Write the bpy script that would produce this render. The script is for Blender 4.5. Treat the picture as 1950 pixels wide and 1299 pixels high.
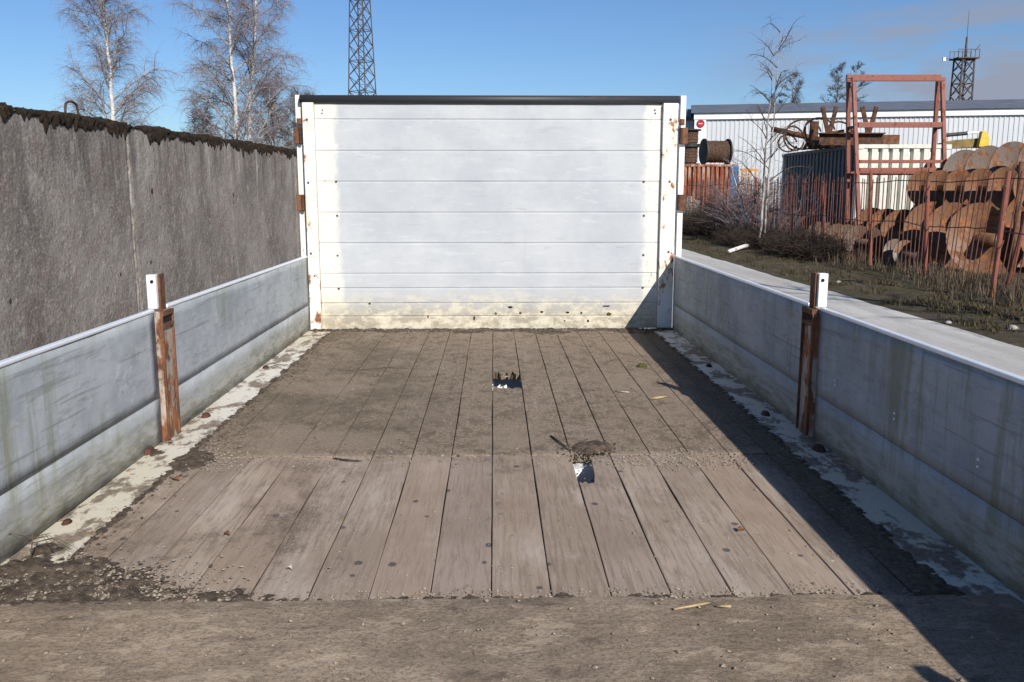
import bpy, math, random
import numpy as np
from mathutils import Vector, Matrix, noise as mnoise

for o in list(bpy.data.objects): bpy.data.objects.remove(o)
S = bpy.context.scene
COL = S.collection
R = math.radians
rnd = random.Random(7)

# ------------------------------------------------------------------ camera
FPX, VPX, HY = 1680.0, 940.0, 363.0          # focal length and vanishing point in photo pixels (1950 x 1299)
CX, CY = 975.0, 649.5
ZB = 0.555                                   # height of the trailer bed above the yard
EYE = ZB + 0.925
PITCH = math.atan((CY - HY) / FPX)
YAW = math.atan((CX - VPX) * math.cos(PITCH) / FPX)
FWD = Vector((math.sin(YAW) * math.cos(PITCH), math.cos(YAW) * math.cos(PITCH), -math.sin(PITCH)))
RGT = Vector((math.cos(YAW), -math.sin(YAW), 0))
UPV = RGT.cross(FWD)
CAM = Vector((0, 0, EYE))
cd = bpy.data.cameras.new('camera'); cam = bpy.data.objects.new('camera', cd); COL.objects.link(cam)
cd.sensor_width = 36; cd.lens = FPX / 1950 * 36; cd.clip_start = 0.05; cd.clip_end = 3000
cam.matrix_world = Matrix.Translation(CAM) @ Matrix((RGT, UPV, -FWD)).transposed().to_4x4()
S.camera = cam

def ray(x, y): return (FWD * FPX + RGT * (x - CX) - UPV * (y - CY)).normalized()
def gz(x, y, Z=0.0):
    d = ray(x, y); return CAM + d * ((Z - EYE) / d.z)
def gy(x, y, Y):
    d = ray(x, y); return CAM + d * (Y / d.y)
def gx(x, y, X):
    d = ray(x, y); return CAM + d * (X / d.x)

# ------------------------------------------------------------------ world and sun
SUNV = Vector((0.645, -1.50, 1.0)).normalized()          # towards the sun
ELEV = math.asin(SUNV.z)
AZ = math.atan2(SUNV.x, SUNV.y)                           # clockwise from +Y
w = bpy.data.worlds.new('World'); S.world = w; w.use_nodes = True
nt = w.node_tree; nt.nodes.clear()
def wn(t): return nt.nodes.new(t)
out = wn('ShaderNodeOutputWorld'); bg = wn('ShaderNodeBackground'); sky = wn('ShaderNodeTexSky')
sky.sky_type = 'NISHITA'; sky.sun_disc = False; sky.sun_elevation = ELEV; sky.sun_rotation = AZ
sky.altitude = 0; sky.air_density = 1.0; sky.dust_density = 0.2; sky.ozone_density = 2.0
bg.inputs['Strength'].default_value = 0.05
tc = wn('ShaderNodeTexCoord'); mp = wn('ShaderNodeMapping'); mp.inputs['Scale'].default_value = (3.6, 3.6, 15)
mp.inputs['Location'].default_value = (2.1, 0.7, 0.4)
nz = wn('ShaderNodeTexNoise'); nz.inputs['Scale'].default_value = 2.0; nz.inputs['Detail'].default_value = 6; nz.inputs['Roughness'].default_value = 0.55
rp = wn('ShaderNodeValToRGB'); rp.color_ramp.elements[0].position = 0.42; rp.color_ramp.elements[1].position = 0.60
sp = wn('ShaderNodeSeparateXYZ'); band = wn('ShaderNodeValToRGB')
e = band.color_ramp.elements; e[0].position = 0.0; e[0].color = (0.5, 0.5, 0.5, 1); e[1].position = 0.22; e[1].color = (0, 0, 0, 1)
k = e.new(0.06); k.color = (1, 1, 1, 1); k = e.new(0.155); k.color = (0.85, 0.85, 0.85, 1)
mul = wn('ShaderNodeMath'); mul.operation = 'MULTIPLY'; mul2 = wn('ShaderNodeMath'); mul2.operation = 'MULTIPLY'; mul2.inputs[1].default_value = 1.0
mix = wn('ShaderNodeMix'); mix.data_type = 'RGBA'; mix.inputs['B'].default_value = (5.2, 5.7, 7.2, 1)
L = nt.links.new
L(tc.outputs['Generated'], mp.inputs['Vector']); L(mp.outputs[0], nz.inputs['Vector']); L(nz.outputs['Fac'], rp.inputs[0])
L(tc.outputs['Generated'], sp.inputs[0]); L(sp.outputs['Z'], band.inputs[0])
east = wn('ShaderNodeMapRange'); east.interpolation_type = 'SMOOTHSTEP'; east.inputs['From Min'].default_value = 0.16; east.inputs['From Max'].default_value = 0.42   # cloud bank in the east
L(sp.outputs['X'], east.inputs['Value']); mule = wn('ShaderNodeMath'); mule.operation = 'MULTIPLY'
L(rp.outputs[0], mule.inputs[0]); L(east.outputs[0], mule.inputs[1])
L(mule.outputs[0], mul.inputs[0]); L(band.outputs[0], mul.inputs[1]); L(mul.outputs[0], mul2.inputs[0]); L(mul2.outputs[0], mix.inputs['Factor'])
tint = wn('ShaderNodeMix'); tint.data_type = 'RGBA'; tint.blend_type = 'MULTIPLY'; tint.inputs['Factor'].default_value = 1; tint.inputs['B'].default_value = (1.0, 1.31, 1.74, 1)
L(sky.outputs[0], tint.inputs['A']); L(tint.outputs['Result'], mix.inputs['A']); L(mix.outputs['Result'], bg.inputs['Color']); L(bg.outputs[0], out.inputs['Surface'])
sd = bpy.data.lights.new('sun', 'SUN'); sd.energy = 5.0; sd.angle = R(0.5); sd.color = (1.0, 0.95, 0.88)
sun = bpy.data.objects.new('sun', sd); COL.objects.link(sun)
sun.rotation_euler = SUNV.to_track_quat('Z', 'Y').to_euler(); sun.location = (5, -10, 20)
S.view_settings.view_transform = 'Standard'; S.view_settings.look = 'None'
S.view_settings.exposure = 0.28; S.view_settings.gamma = 1.0; S.view_settings.use_curve_mapping = False
S.render.engine = 'CYCLES'

# ------------------------------------------------------------------ materials
class NT:
    """small helper round a material's node tree"""
    def __init__(s, name):
        s.m = bpy.data.materials.new(name); s.m.use_nodes = True; s.t = s.m.node_tree
        s.b = s.t.nodes['Principled BSDF']; s.p = s.n('ShaderNodeNewGeometry').outputs['Position']
        s.rand = s.n('ShaderNodeObjectInfo').outputs['Random']
    def n(s, t): return s.t.nodes.new(t)
    def l(s, a, b):
        if hasattr(a, 'is_output'): s.t.links.new(a, b)
        elif isinstance(a, (tuple, list)) and len(a) == 3 and b.type == 'RGBA': b.default_value = (*a, 1)
        else: b.default_value = a
    def map(s, scale=(1, 1, 1), loc=(0, 0, 0), vec=None):
        m = s.n('ShaderNodeMapping'); m.inputs['Scale'].default_value = scale; m.inputs['Location'].default_value = loc
        s.l(vec or s.p, m.inputs['Vector']); return m.outputs[0]
    def shift(s, vec, amt):                       # per-object offset
        c = s.n('ShaderNodeCombineXYZ'); m = s.math('MULTIPLY', s.rand, amt)
        s.l(m, c.inputs[0]); s.l(s.math('MULTIPLY', m, 1.7), c.inputs[1]); s.l(s.math('MULTIPLY', m, 0.6), c.inputs[2])
        v = s.n('ShaderNodeVectorMath'); s.l(vec, v.inputs[0]); s.l(c.outputs[0], v.inputs[1]); return v.outputs[0]
    def noise(s, scale, vec=None, detail=4, rough=0.55, dist=0.0):
        x = s.n('ShaderNodeTexNoise'); x.inputs['Scale'].default_value = scale; x.inputs['Detail'].default_value = detail
        x.inputs['Roughness'].default_value = rough; x.inputs['Distortion'].default_value = dist
        s.l(vec or s.p, x.inputs['Vector']); return x.outputs['Fac']
    def voro(s, scale, vec=None, feat='F1', out='Distance', rnd_=1.0):
        x = s.n('ShaderNodeTexVoronoi'); x.feature = feat; x.inputs['Scale'].default_value = scale; x.inputs['Randomness'].default_value = rnd_
        s.l(vec or s.p, x.inputs['Vector']); return x.outputs[out]
    def wave(s, scale, vec=None, dist=4, detail=2, dscale=1.0, direction='X'):
        x = s.n('ShaderNodeTexWave'); x.bands_direction = direction; x.inputs['Scale'].default_value = scale
        x.inputs['Distortion'].default_value = dist; x.inputs['Detail'].default_value = detail; x.inputs['Detail Scale'].default_value = dscale
        s.l(vec or s.p, x.inputs['Vector']); return x.outputs['Fac']
    def ramp(s, fac, *stops):
        x = s.n('ShaderNodeValToRGB'); e = x.color_ramp.elements
        for i, (p, c) in enumerate(stops):
            if not isinstance(c, tuple): c = (c, c, c)
            q = e[i] if i < 2 else e.new(p)
            q.position = p; q.color = (*c, 1)
        s.l(fac, x.inputs[0]); return x.outputs[0]
    def mix(s, fac, a, b, mode='MIX'):
        x = s.n('ShaderNodeMix'); x.data_type = 'RGBA'; x.blend_type = mode
        s.l(fac, x.inputs['Factor']); s.l(a, x.inputs['A']); s.l(b, x.inputs['B']); return x.outputs['Result']
    def math(s, op, a, b=0.0, c=None):
        x = s.n('ShaderNodeMath'); x.operation = op; s.l(a, x.inputs[0]); s.l(b, x.inputs[1])
        if c is not None: s.l(c, x.inputs[2])
        return x.outputs[0]
    def step(s, v, lo, hi):
        x = s.n('ShaderNodeMapRange'); x.interpolation_type = 'SMOOTHSTEP'; s.l(v, x.inputs['Value'])
        x.inputs['From Min'].default_value = lo; x.inputs['From Max'].default_value = hi; return x.outputs[0]
    def xyz(s, vec=None):
        x = s.n('ShaderNodeSeparateXYZ'); s.l(vec or s.p, x.inputs[0]); return x.outputs
    def bump(s, h, strength=0.5, dist=0.01, prev=None):
        x = s.n('ShaderNodeBump'); x.inputs['Strength'].default_value = strength; x.inputs['Distance'].default_value = dist
        s.l(h, x.inputs['Height'])
        if prev: s.l(prev, x.inputs['Normal'])
        return x.outputs[0]
    def fin(s, col, rough=0.8, bump=None, metal=0.0, spec=0.3):
        s.l(col, s.b.inputs['Base Color']); s.l(rough, s.b.inputs['Roughness']); s.l(metal, s.b.inputs['Metallic'])
        s.b.inputs['Specular IOR Level'].default_value = spec
        if bump is not None: s.l(bump, s.b.inputs['Normal'])
        return s.m
MAT = {}

def m_simple(name, a, b, scale=8, rough=0.8, bs=0.3, bd=0.01, stretch=(1, 1, 1), spec=0.3, metal=0.0):
    n = NT(name); v = n.map(stretch); f = n.noise(scale, v, 6, 0.6)
    g = n.noise(scale * 7, v, 3)
    MAT[name] = n.fin(n.mix(n.step(n.math('ADD', n.math('MULTIPLY', f, .75), n.math('MULTIPLY', g, .25)), .38, .62), a, b), rough, n.bump(n.math('ADD', f, g), bs, bd), metal, spec)
def m_rusty(name, paint, cover, rust=(.16, .062, .028), rust2=(.055, .022, .013), scale=6, stretch=(1, 1, .5)):
    """paint with rust patches; cover = share of surface still painted"""
    n = NT(name); v = n.shift(n.map(stretch), 9.0)
    f = n.noise(scale, v, 8, 0.68); g = n.noise(scale * 5, v, 4)
    r = n.mix(n.step(g, .4, .62), rust, rust2); r = n.mix(n.step(n.noise(scale * 1.3, v, 5), .45, .65), r, (rust[0] * 1.6, rust[1] * 1.5, rust[2] * 1.2))
    msk = n.step(f, cover - .03, cover + .05)
    col = n.mix(msk, n.mix(n.step(g, .3, .7), paint, tuple(c * .8 for c in paint)), r)
    MAT[name] = n.fin(col, n.math('ADD', .5, n.math('MULTIPLY', msk, .35)), n.bump(n.math('ADD', n.math('MULTIPLY', g, .6), msk), .35, .004))

# floor planks: grey brown weathered softwood, silt trodden in towards the headboard
n = NT('plank_wood'); v0 = n.shift(n.map((1, 1, 1)), 13.0)
vs = n.map((1, .06, 1), vec=v0); g1 = n.noise(85, vs, 6, .68); g2 = n.wave(9, n.map((1, .10, 1), vec=v0), 26, 4, 1.6)
big = n.noise(2.2, v0, 5, .6); mid = n.noise(9, n.map((1, .4, 1), vec=v0), 5, .6)
col = n.mix(n.step(big, .35, .65), (.285, .218, .162), (.385, .308, .24))
col = n.mix(n.math('MULTIPLY', n.step(g2, .60, .98), .30), col, (.19, .138, .105))
col = n.mix(n.math('MULTIPLY', n.step(g1, .50, .62), .55), col, (.165, .12, .09))
col = n.mix(n.math('MULTIPLY', n.step(mid, .56, .72), .65), col, (.46, .39, .325))
col = n.mix(n.math('MULTIPLY', n.rand, .55), col, (.235, .185, .15))
col = n.mix(n.math('MULTIPLY', n.step(n.noise(5, n.map((1, .22, 1), (8, 0, 0)), 6, .7), .54, .68), .5), col, (.47, .405, .34))
rd = n.math('FRACT', n.math('MULTIPLY', n.rand, 7.3)); col = n.mix(n.math('MULTIPLY', n.step(rd, .55, .95), .35), col, (.32, .235, .17))
kn = n.voro(9, n.map((1, .75, 1), vec=v0)); kw = n.math('ADD', kn, n.math('MULTIPLY', n.noise(40, v0, 3), .05))
knm = n.math('SUBTRACT', 1.0, n.step(kw, .10, .14))
sel = n.step(n.noise(3.3, n.map((1, 1, 1), (4, 7, 2), vec=v0), 2), .40, .46)
col = n.mix(n.math('MULTIPLY', n.math('MULTIPLY', knm, sel), .8), col, (.055, .05, .056))
x, y, z = n.xyz()
edge = n.math('ADD', y, n.math('MULTIPLY', n.math('SUBTRACT', n.noise(4, n.shift(n.map((1, 1, 1)), .6), 8, .75), .5), .32))
silt = n.step(edge, 2.97, 3.07)
sp1 = n.noise(70, n.p, 7, .85); sp2 = n.noise(20, n.map((.8, .6, 1)), 8, .75); sp3 = n.noise(2.0, n.p, 4, .6)
sc = n.mix(n.step(sp1, .40, .58), (.085, .062, .042), (.31, .24, .172))
sc = n.mix(n.math('MULTIPLY', n.step(sp2, .49, .57), .7), sc, (.082, .062, .042))
sc = n.mix(n.math('MULTIPLY', n.math('MULTIPLY', n.step(n.noise(1.6, n.map((1, .8, 1), (5, 3, 1)), 8, .75), .46, .60), n.math('SUBTRACT', 1.0, n.step(x, -.6, .2))), .6), sc, (.062, .052, .030))
sc = n.mix(n.math('MULTIPLY', n.step(sp3, .48, .66), .65), sc, (.27, .21, .155))
cover = n.math('MULTIPLY', silt, n.math('ADD', .62, n.math('MULTIPLY', n.step(sp3, .3, .6), .3)))
patch = n.math('MULTIPLY', n.step(n.noise(2.7, n.map((1, .6, 1), (2, 5, 0)), 9, .78), .52, .68), .5)
soil_shade = n.math('MULTIPLY', n.step(n.math('ADD', x, n.math('MULTIPLY', n.math('SUBTRACT', n.noise(6, n.map((1, .4, 1)), 9, .78), .5), .22)), .84, 1.0), .9)  # right-hand soil band, also painted to darken the floor where the rail shades it
cover = n.math('MAXIMUM', cover, soil_shade)
sc = n.mix(n.math('MULTIPLY', soil_shade, .75), sc, n.mix(n.step(sp1, .42, .6), (.035, .026, .018), (.095, .07, .05)))
cover = n.math('MAXIMUM', cover, n.math('MULTIPLY', patch, n.step(sp1, .35, .55)))
col = n.mix(cover, col, sc)
gr = n.math('MULTIPLY', n.step(n.noise(150, n.p, 2), .64, .68), n.step(n.noise(4, n.p, 5, .75), .42, .6))
col = n.mix(n.math('MULTIPLY', gr, .7), col, (.42, .37, .31))
hb = n.math('ADD', n.math('MULTIPLY', g1, .5), n.math('MULTIPLY', n.math('MULTIPLY', sp1, cover), 1.1))
bp = n.bump(hb, .7, .005); bp = n.bump(n.math('MULTIPLY', sp2, cover), .4, .008, bp)
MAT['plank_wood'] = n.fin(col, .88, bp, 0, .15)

# muddy plywood sheet over the tail of the bed: grain runs across
n = NT('muddy_sheet'); a = n.noise(2.6, n.map((1, 1.2, 1)), 10, .72); b = n.noise(95, n.p, 6, .8); c = n.noise(2.1, n.map((1, 1, 1), (3, 1, 0)), 7, .7)
d = n.noise(10, n.map((.75, 1.3, 1)), 8, .74); gr = n.noise(55, n.map((.10, 1, 1)), 6, .7)
col = n.mix(n.step(a, .36, .64), (.235, .180, .130), (.39, .305, .222))
col = n.mix(n.math('MULTIPLY', n.step(gr, .50, .64), .35), col, (.19, .145, .105))
col = n.mix(n.math('MULTIPLY', n.step(b, .49, .57), .6), col, (.14, .107, .078))
col = n.mix(n.math('MULTIPLY', n.step(d, .54, .60), .55), col, (.46, .37, .27))
col = n.mix(n.math('MULTIPLY', n.math('SUBTRACT', 1.0, n.step(d, .37, .43)), .65), col, (.12, .094, .073))
col = n.mix(n.math('MULTIPLY', n.step(c, .57, .67), .7), col, (.105, .092, .086))
sc_ = n.voro(1.7, n.map((1, .7, 1), (.3, .1, 0)), 'DISTANCE_TO_EDGE')
scr = n.math('MULTIPLY', n.math('SUBTRACT', 1.0, n.step(n.math('ADD', sc_, n.math('MULTIPLY', n.math('SUBTRACT', d, .5), .05)), .004, .012)), n.step(n.noise(3.5, n.p, 4, .7), .5, .58))
col = n.mix(n.math('MULTIPLY', scr, .12), col, (.45, .38, .29))
bp = n.bump(n.math('ADD', n.math('ADD', a, n.math('MULTIPLY', b, .5)), n.math('MULTIPLY', d, 1.2)), .75, .010)
MAT['muddy_sheet'] = n.fin(col, .93, bp, 0, .08)

# weathered aluminium of the drop sides
n = NT('side_alloy'); x, y, z = n.xyz(); h = n.math('SUBTRACT', z, ZB)
st = n.noise(13, n.map((1, 1, .10)), 7, .7); bl = n.noise(2.6, n.p, 8, .7); sc1 = n.noise(28, n.map((1, .28, 1.6)), 8, .75); sp1 = n.noise(110, n.p, 4, .7); ln_ = n.noise(46, n.map((1, .03, 1)), 4, .6)
col = n.mix(n.step(bl, .36, .64), (.30, .325, .345), (.41, .43, .44))
col = n.mix(n.math('MULTIPLY', n.step(sc1, .50, .66), .55), col, (.23, .24, .235))
col = n.mix(n.math('MULTIPLY', n.step(n.noise(19, n.map((1, .5, 1), (5, 2, 7)), 7, .75), .56, .66), .55), col, (.50, .52, .54))
col = n.mix(n.math('MULTIPLY', n.step(ln_, .60, .66), .45), col, (.17, .17, .165))
alg = n.math('MULTIPLY', n.step(st, .45, .64), n.step(n.noise(.9, n.map((1, 1, 1), (0, 1.1, 0)), 3), .42, .56))
col = n.mix(n.math('MULTIPLY', alg, .75), col, (.215, .22, .135))
low = n.math('MULTIPLY', n.math('SUBTRACT', 1.0, n.step(n.math('ADD', h, n.math('MULTIPLY', n.math('SUBTRACT', bl, .5), .22)), .03, .20)), .85)
col = n.mix(low, col, n.mix(n.step(sc1, .40, .60), (.235, .225, .16), (.42, .41, .36)))
col = n.mix(n.math('MULTIPLY', n.step(sp1, .64, .69), .65), col, (.11, .105, .095))
bp = n.bump(n.noise(7, n.map((1, 1, 1.2)), 4, .6), .22, .02); bp = n.bump(sc1, .15, .003, bp)
MAT['side_alloy'] = n.fin(col, .8, bp, 0, .12)
m_simple('cap_alloy', (.74, .76, .78), (.82, .83, .84), 20, .4, .15, .002, spec=.5, metal=.2)

# headboard: greyish alloy boards, cream paint left near the frame and grime low down
n = NT('headboard_panel'); x, y, z = n.xyz(); h = n.math('SUBTRACT', z, ZB)
bl = n.noise(1.7, n.p, 8, .68); sc1 = n.noise(22, n.map((.18, 1, 1)), 8, .75); sp1 = n.noise(60, n.p, 5, .75); fine = n.noise(14, n.map((.6, 1, 1)), 9, .8); run = n.noise(16, n.map((1, 1, .08)), 6, .7)
ax = n.math('ABSOLUTE', n.math('ADD', x, .012))
wob = n.math('MULTIPLY', n.math('SUBTRACT', n.noise(5, n.p, 7, .7), .5), .16)
edge = n.step(n.math('ADD', ax, wob), .985, 1.04)
col = n.mix(n.step(bl, .36, .64), (.385, .405, .425), (.455, .468, .478))
col = n.mix(n.math('MULTIPLY', n.step(sc1, .53, .66), .4), col, (.54, .55, .555))
col = n.mix(n.math('MULTIPLY', n.math('SUBTRACT', 1.0, n.step(sc1, .34, .42)), .4), col, (.33, .335, .335))
col = n.mix(n.math('MULTIPLY', n.step(n.noise(40, n.map((.10, 1, 1), (7, 0, 3)), 6, .75), .62, .67), .6), col, (.25, .245, .24))
col = n.mix(edge, col, (.62, .61, .555))
col = n.mix(n.math('MULTIPLY', n.step(run, .58, .70), .22), col, (.42, .38, .30))
hh = n.math('ADD', h, n.math('MULTIPLY', n.math('SUBTRACT', fine, .5), .40))
grime = n.math('SUBTRACT', 1.0, n.step(hh, .05, .30))
col = n.mix(n.math('MULTIPLY', grime, .85), col, n.mix(n.step(fine, .42, .58), (.60, .545, .40), (.30, .255, .17)))
spk = n.math('MULTIPLY', n.step(sp1, .60, .65), n.math('MAXIMUM', n.math('MULTIPLY', edge, .75), grime))
col = n.mix(n.math('MULTIPLY', spk, .85), col, n.mix(n.step(bl, .45, .55), (.13, .10, .075), (.30, .15, .065)))
bp = n.bump(sc1, .15, .003); bp = n.bump(n.noise(3.5, n.p, 3), .18, .025, bp)
MAT['headboard_panel'] = n.fin(col, .6, bp, 0, .25)

# cream painted steel with rust bleeding (frame posts, edge rails)
n = NT('cream_paint'); x, y, z = n.xyz(); h = n.math('SUBTRACT', z, ZB)
f = n.noise(14, n.map((1, 1, .55)), 8, .7); lf = n.noise(3, n.p, 3); sp1 = n.noise(90, n.p, 3)
rm = n.step(n.math('SUBTRACT', f, n.math('MULTIPLY', n.step(h, .1, .9), .04)), .545, .60)
col = n.mix(n.step(lf, .4, .6), (.72, .69, .60), (.76, .745, .70))
col = n.mix(n.math('MULTIPLY', n.step(sp1, .65, .7), .7), col, (.22, .13, .07))
col = n.mix(n.math('MULTIPLY', n.step(f, .5, .58), .35), col, (.58, .40, .20))
col = n.mix(rm, col, n.mix(n.step(sp1, .4, .6), (.30, .12, .045), (.14, .055, .028)))
MAT['cream_paint'] = n.fin(col, .6, n.bump(n.math('ADD', rm, sp1), .25, .003), 0, .35)
n = NT('edge_rail_paint'); f = n.noise(9, n.map((1, .6, 1)), 8, .72); g = n.noise(45, n.p, 5, .7); q = n.noise(2.4, n.map((1, 1, 1), (1, 4, 2)), 4, .6); q2 = n.noise(1.1, n.p, 2)
col = n.mix(n.step(q2, .42, .58), (.62, .59, .52), (.56, .51, .40))
col = n.mix(n.math('MULTIPLY', n.step(n.math('ADD', n.math('MULTIPLY', f, .8), n.math('MULTIPLY', q, .2)), .49, .55), .88), col, n.mix(n.step(g, .4, .6), (.11, .085, .062), (.21, .16, .12)))
col = n.mix(n.math('MULTIPLY', n.step(n.noise(17, n.map((1, 1, 1), (9, 2, 2)), 6, .7), .60, .64), .85), col, (.22, .10, .045))
MAT['edge_rail_paint'] = n.fin(col, .75, n.bump(n.math('ADD', f, g), .4, .005), 0, .2)
m_simple('white_paint', (.74, .74, .73), (.80, .80, .79), 12, .45, .1, .003, spec=.4)
n = NT('black_tube'); f = n.noise(7, n.map((.35, 1, 1)), 6, .7)
MAT['black_tube'] = n.fin(n.mix(n.math('MULTIPLY', n.step(f, .55, .68), .8), (.028, .028, .032), (.12, .05, .03)), .55, n.bump(n.noise(60), .2, .002), 0, .5)
m_rusty('stake_steel', (.40, .34, .28), .47, (.20, .085, .042), (.10, .045, .026), 11, (1, 1, .55))
m_simple('rust', (.085, .040, .024), (.19, .085, .042), 12, .85, .5, .004)
m_simple('dark_rust', (.035, .02, .014), (.11, .05, .028), 10, .85, .5, .006)
m_simple('dark_steel', (.02, .02, .022), (.05, .045, .042), 10, .6, .3, .004)
m_simple('hole_dark', (.008, .008, .008), (.012, .012, .012), 10, .9)
m_simple('rivet', (.05, .045, .042), (.09, .08, .075), 50, .6)
m_simple('rivet_alloy', (.75, .75, .75), (.85, .85, .85), 50, .35, spec=.5)
m_simple('rubber', (.015, .015, .016), (.03, .03, .03), 20, .85)
m_simple('moss_green', (.045, .05, .012), (.11, .115, .025), 60, .95, .8, .01)
m_simple('moss_brown', (.016, .011, .007), (.075, .050, .028), 26, .97, 1.0, .03)
m_simple('soil', (.055, .04, .028), (.15, .112, .08), 45, .95, .9, .008)
m_simple('gap_soil', (.02, .015, .011), (.055, .04, .028), 45, .95, .6, .006)
m_simple('grit', (.12, .092, .066), (.36, .305, .24), 130, .9, .3, .002)
m_simple('twig', (.04, .03, .022), (.10, .075, .055), 40, .9)
m_simple('straw', (.34, .24, .12), (.50, .38, .21), 60, .85)
m_simple('dry_leaf', (.32, .27, .22), (.48, .43, .36), 60, .85)
m_simple('torn_wood', (.10, .075, .055), (.23, .175, .13), 60, .95, .8, .006, (1, .2, 1))

# rough cast concrete
n = NT('concrete'); x, y, z = n.xyz()
ag = n.noise(34, n.p, 7, .8); ag2 = n.voro(30); st = n.noise(5, n.map((1, 1, .06)), 7, .7); bl = n.noise(.75, n.map((1, 1, .6)), 6, .65); bl2 = n.noise(2.6, n.p, 7, .7); mott = n.noise(8, n.map((1, 1, .6)), 7, .75)
col = n.mix(n.step(bl, .38, .62), (.145, .128, .113), (.26, .233, .205))
col = n.mix(n.math('MULTIPLY', n.step(bl2, .50, .66), .6), col, (.20, .148, .13))
col = n.mix(n.math('MULTIPLY', n.step(mott, .52, .66), .6), col, (.36, .335, .30))
col = n.mix(n.math('MULTIPLY', n.math('SUBTRACT', 1.0, n.step(mott, .34, .45)), .6), col, (.11, .097, .088))
col = n.mix(n.math('MULTIPLY', n.step(ag, .52, .64), .6), col, (.46, .43, .385))
col = n.mix(n.math('MULTIPLY', n.math('SUBTRACT', 1.0, n.step(ag, .34, .44)), .7), col, (.06, .052, .046))
top = n.step(n.math('ADD', z, n.math('MULTIPLY', n.math('SUBTRACT', st, .5), 1.6)), 1.25, 2.15)
col = n.mix(n.math('MULTIPLY', n.math('MULTIPLY', n.step(st, .48, .62), top), .65), col, (.085, .076, .068))
col = n.mix(n.math('MULTIPLY', n.math('MULTIPLY', n.math('SUBTRACT', 1.0, n.step(st, .34, .44)), .7), n.step(z, .9, 1.8)), col, (.41, .385, .35))
pit = n.math('SUBTRACT', 1.0, n.step(n.math('ADD', n.voro(2.7, n.map((1, 1, .8))), n.math('MULTIPLY', mott, .10)), .10, .125))
col = n.mix(n.math('MULTIPLY', pit, .9), col, (.025, .02, .018))
bp = n.bump(n.math('SUBTRACT', n.math('ADD', ag, n.math('ADD', mott, n.math('MULTIPLY', ag2, .5))), n.math('MULTIPLY', pit, 2.0)), .6, .014)
MAT['concrete'] = n.fin(col, .93, bp, 0, .15)
m_simple('mortar', (.15, .135, .12), (.37, .345, .305), 9, .95, .8, .012)
m_simple('pale_concrete', (.26, .245, .22), (.40, .38, .34), 5, .93, .6, .01)

# yard surfaces
n = NT('road_surface'); a = n.noise(.9, n.map((1.6, .25, 1)), 7, .65); b = n.noise(38, n.p, 7, .8); c = n.noise(5, n.map((1, .5, 1)), 7, .72); trk = n.noise(2.2, n.map((1, .05, 1)), 5, .6)
col = n.mix(n.step(a, .36, .64), (.44, .42, .385), (.56, .54, .50))
col = n.mix(n.math('MULTIPLY', n.step(trk, .52, .66), .45), col, (.36, .34, .305))
col = n.mix(n.math('MULTIPLY', n.step(b, .50, .64), .6), col, (.27, .25, .225))
col = n.mix(n.math('MULTIPLY', n.step(c, .56, .66), .55), col, (.32, .30, .265))
col = n.mix(n.math('MULTIPLY', n.math('SUBTRACT', 1.0, n.step(b, .34, .42)), .5), col, (.56, .54, .50))
MAT['road_surface'] = n.fin(col, .94, n.bump(n.math('ADD', b, c), .6, .015), 0, .1)
n = NT('verge_soil'); a = n.noise(1.6, n.p, 7, .68); b = n.noise(30, n.p, 6, .75); c = n.noise(5, n.p, 6, .7)
col = n.mix(n.step(a, .4, .6), (.105, .086, .06), (.085, .078, .038))
col = n.mix(n.math('MULTIPLY', n.step(c, .52, .66), .6), col, (.21, .18, .14))
col = n.mix(n.math('MULTIPLY', n.step(b, .55, .7), .5), col, (.04, .024, .016))
MAT['verge_soil'] = n.fin(col, .96, n.bump(n.math('ADD', b, c), .9, .05), 0, .1)

# trees
n = NT('birch_bark'); x, y, z = n.xyz(); f = n.noise(5, n.map((1, 1, 2.5)), 5, .7); g = n.noise(14, n.map((.4, .4, 3)), 4, .7)
col = n.mix(n.step(f, .58, .66), (.62, .60, .57), (.07, .06, .055)); col = n.mix(n.math('MULTIPLY', n.step(g, .56, .64), .7), col, (.10, .085, .075))
MAT['birch_bark'] = n.fin(col, .8, n.bump(g, .3, .004), 0, .2)
m_simple('birch_limb', (.17, .145, .135), (.42, .39, .36), 7, .85)
m_simple('birch_twig', (.13, .105, .115), (.22, .185, .195), 9, .85)
m_simple('bramble', (.022, .016, .012), (.055, .04, .03), 20, .95)
m_simple('dark_twig', (.055, .043, .035), (.11, .088, .07), 9, .9)
m_simple('weed', (.085, .062, .04), (.18, .135, .088), 9, .95)
m_simple('grass', (.046, .036, .018), (.105, .082, .045), 4, .95)

# scrap yard
m_rusty('red_container', (.38, .24, .17), .45, (.27, .075, .032), (.09, .03, .018), 2.6, (1.4, 1.4, .2))
m_rusty('white_container', (.66, .65, .58), .66, (.30, .17, .08), (.16, .07, .04), 4, (1, 1, .3))
m_rusty('dark_container', (.06, .065, .075), .66, (.09, .05, .03), (.03, .02, .015), 3, (1, 1, .3))
m_rusty('red_oxide', (.26, .088, .062), .56, (.20, .075, .04), (.08, .035, .022), 9)
m_rusty('fence_rust', (.15, .062, .048), .52, (.12, .05, .03), (.05, .025, .018), 9)
m_rusty('auger_rust', (.165, .085, .045), .50, (.165, .068, .030), (.075, .034, .02), 6, (1, 1, 1))
m_rusty('auger_grey', (.15, .115, .092), .52, (.14, .068, .038), (.075, .038, .025), 5, (1, 1, 1))
m_simple('cable_brown', (.05, .032, .024), (.15, .085, .055), 16, .9)
m_simple('yellow_paint', (.62, .36, .03), (.72, .45, .06), 8, .5, spec=.4)
m_simple('shaded_yellow', (.13, .09, .035), (.24, .16, .05), 5, .7)  # excavator arm's yellow, with the shade it lies in put into the colour
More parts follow.
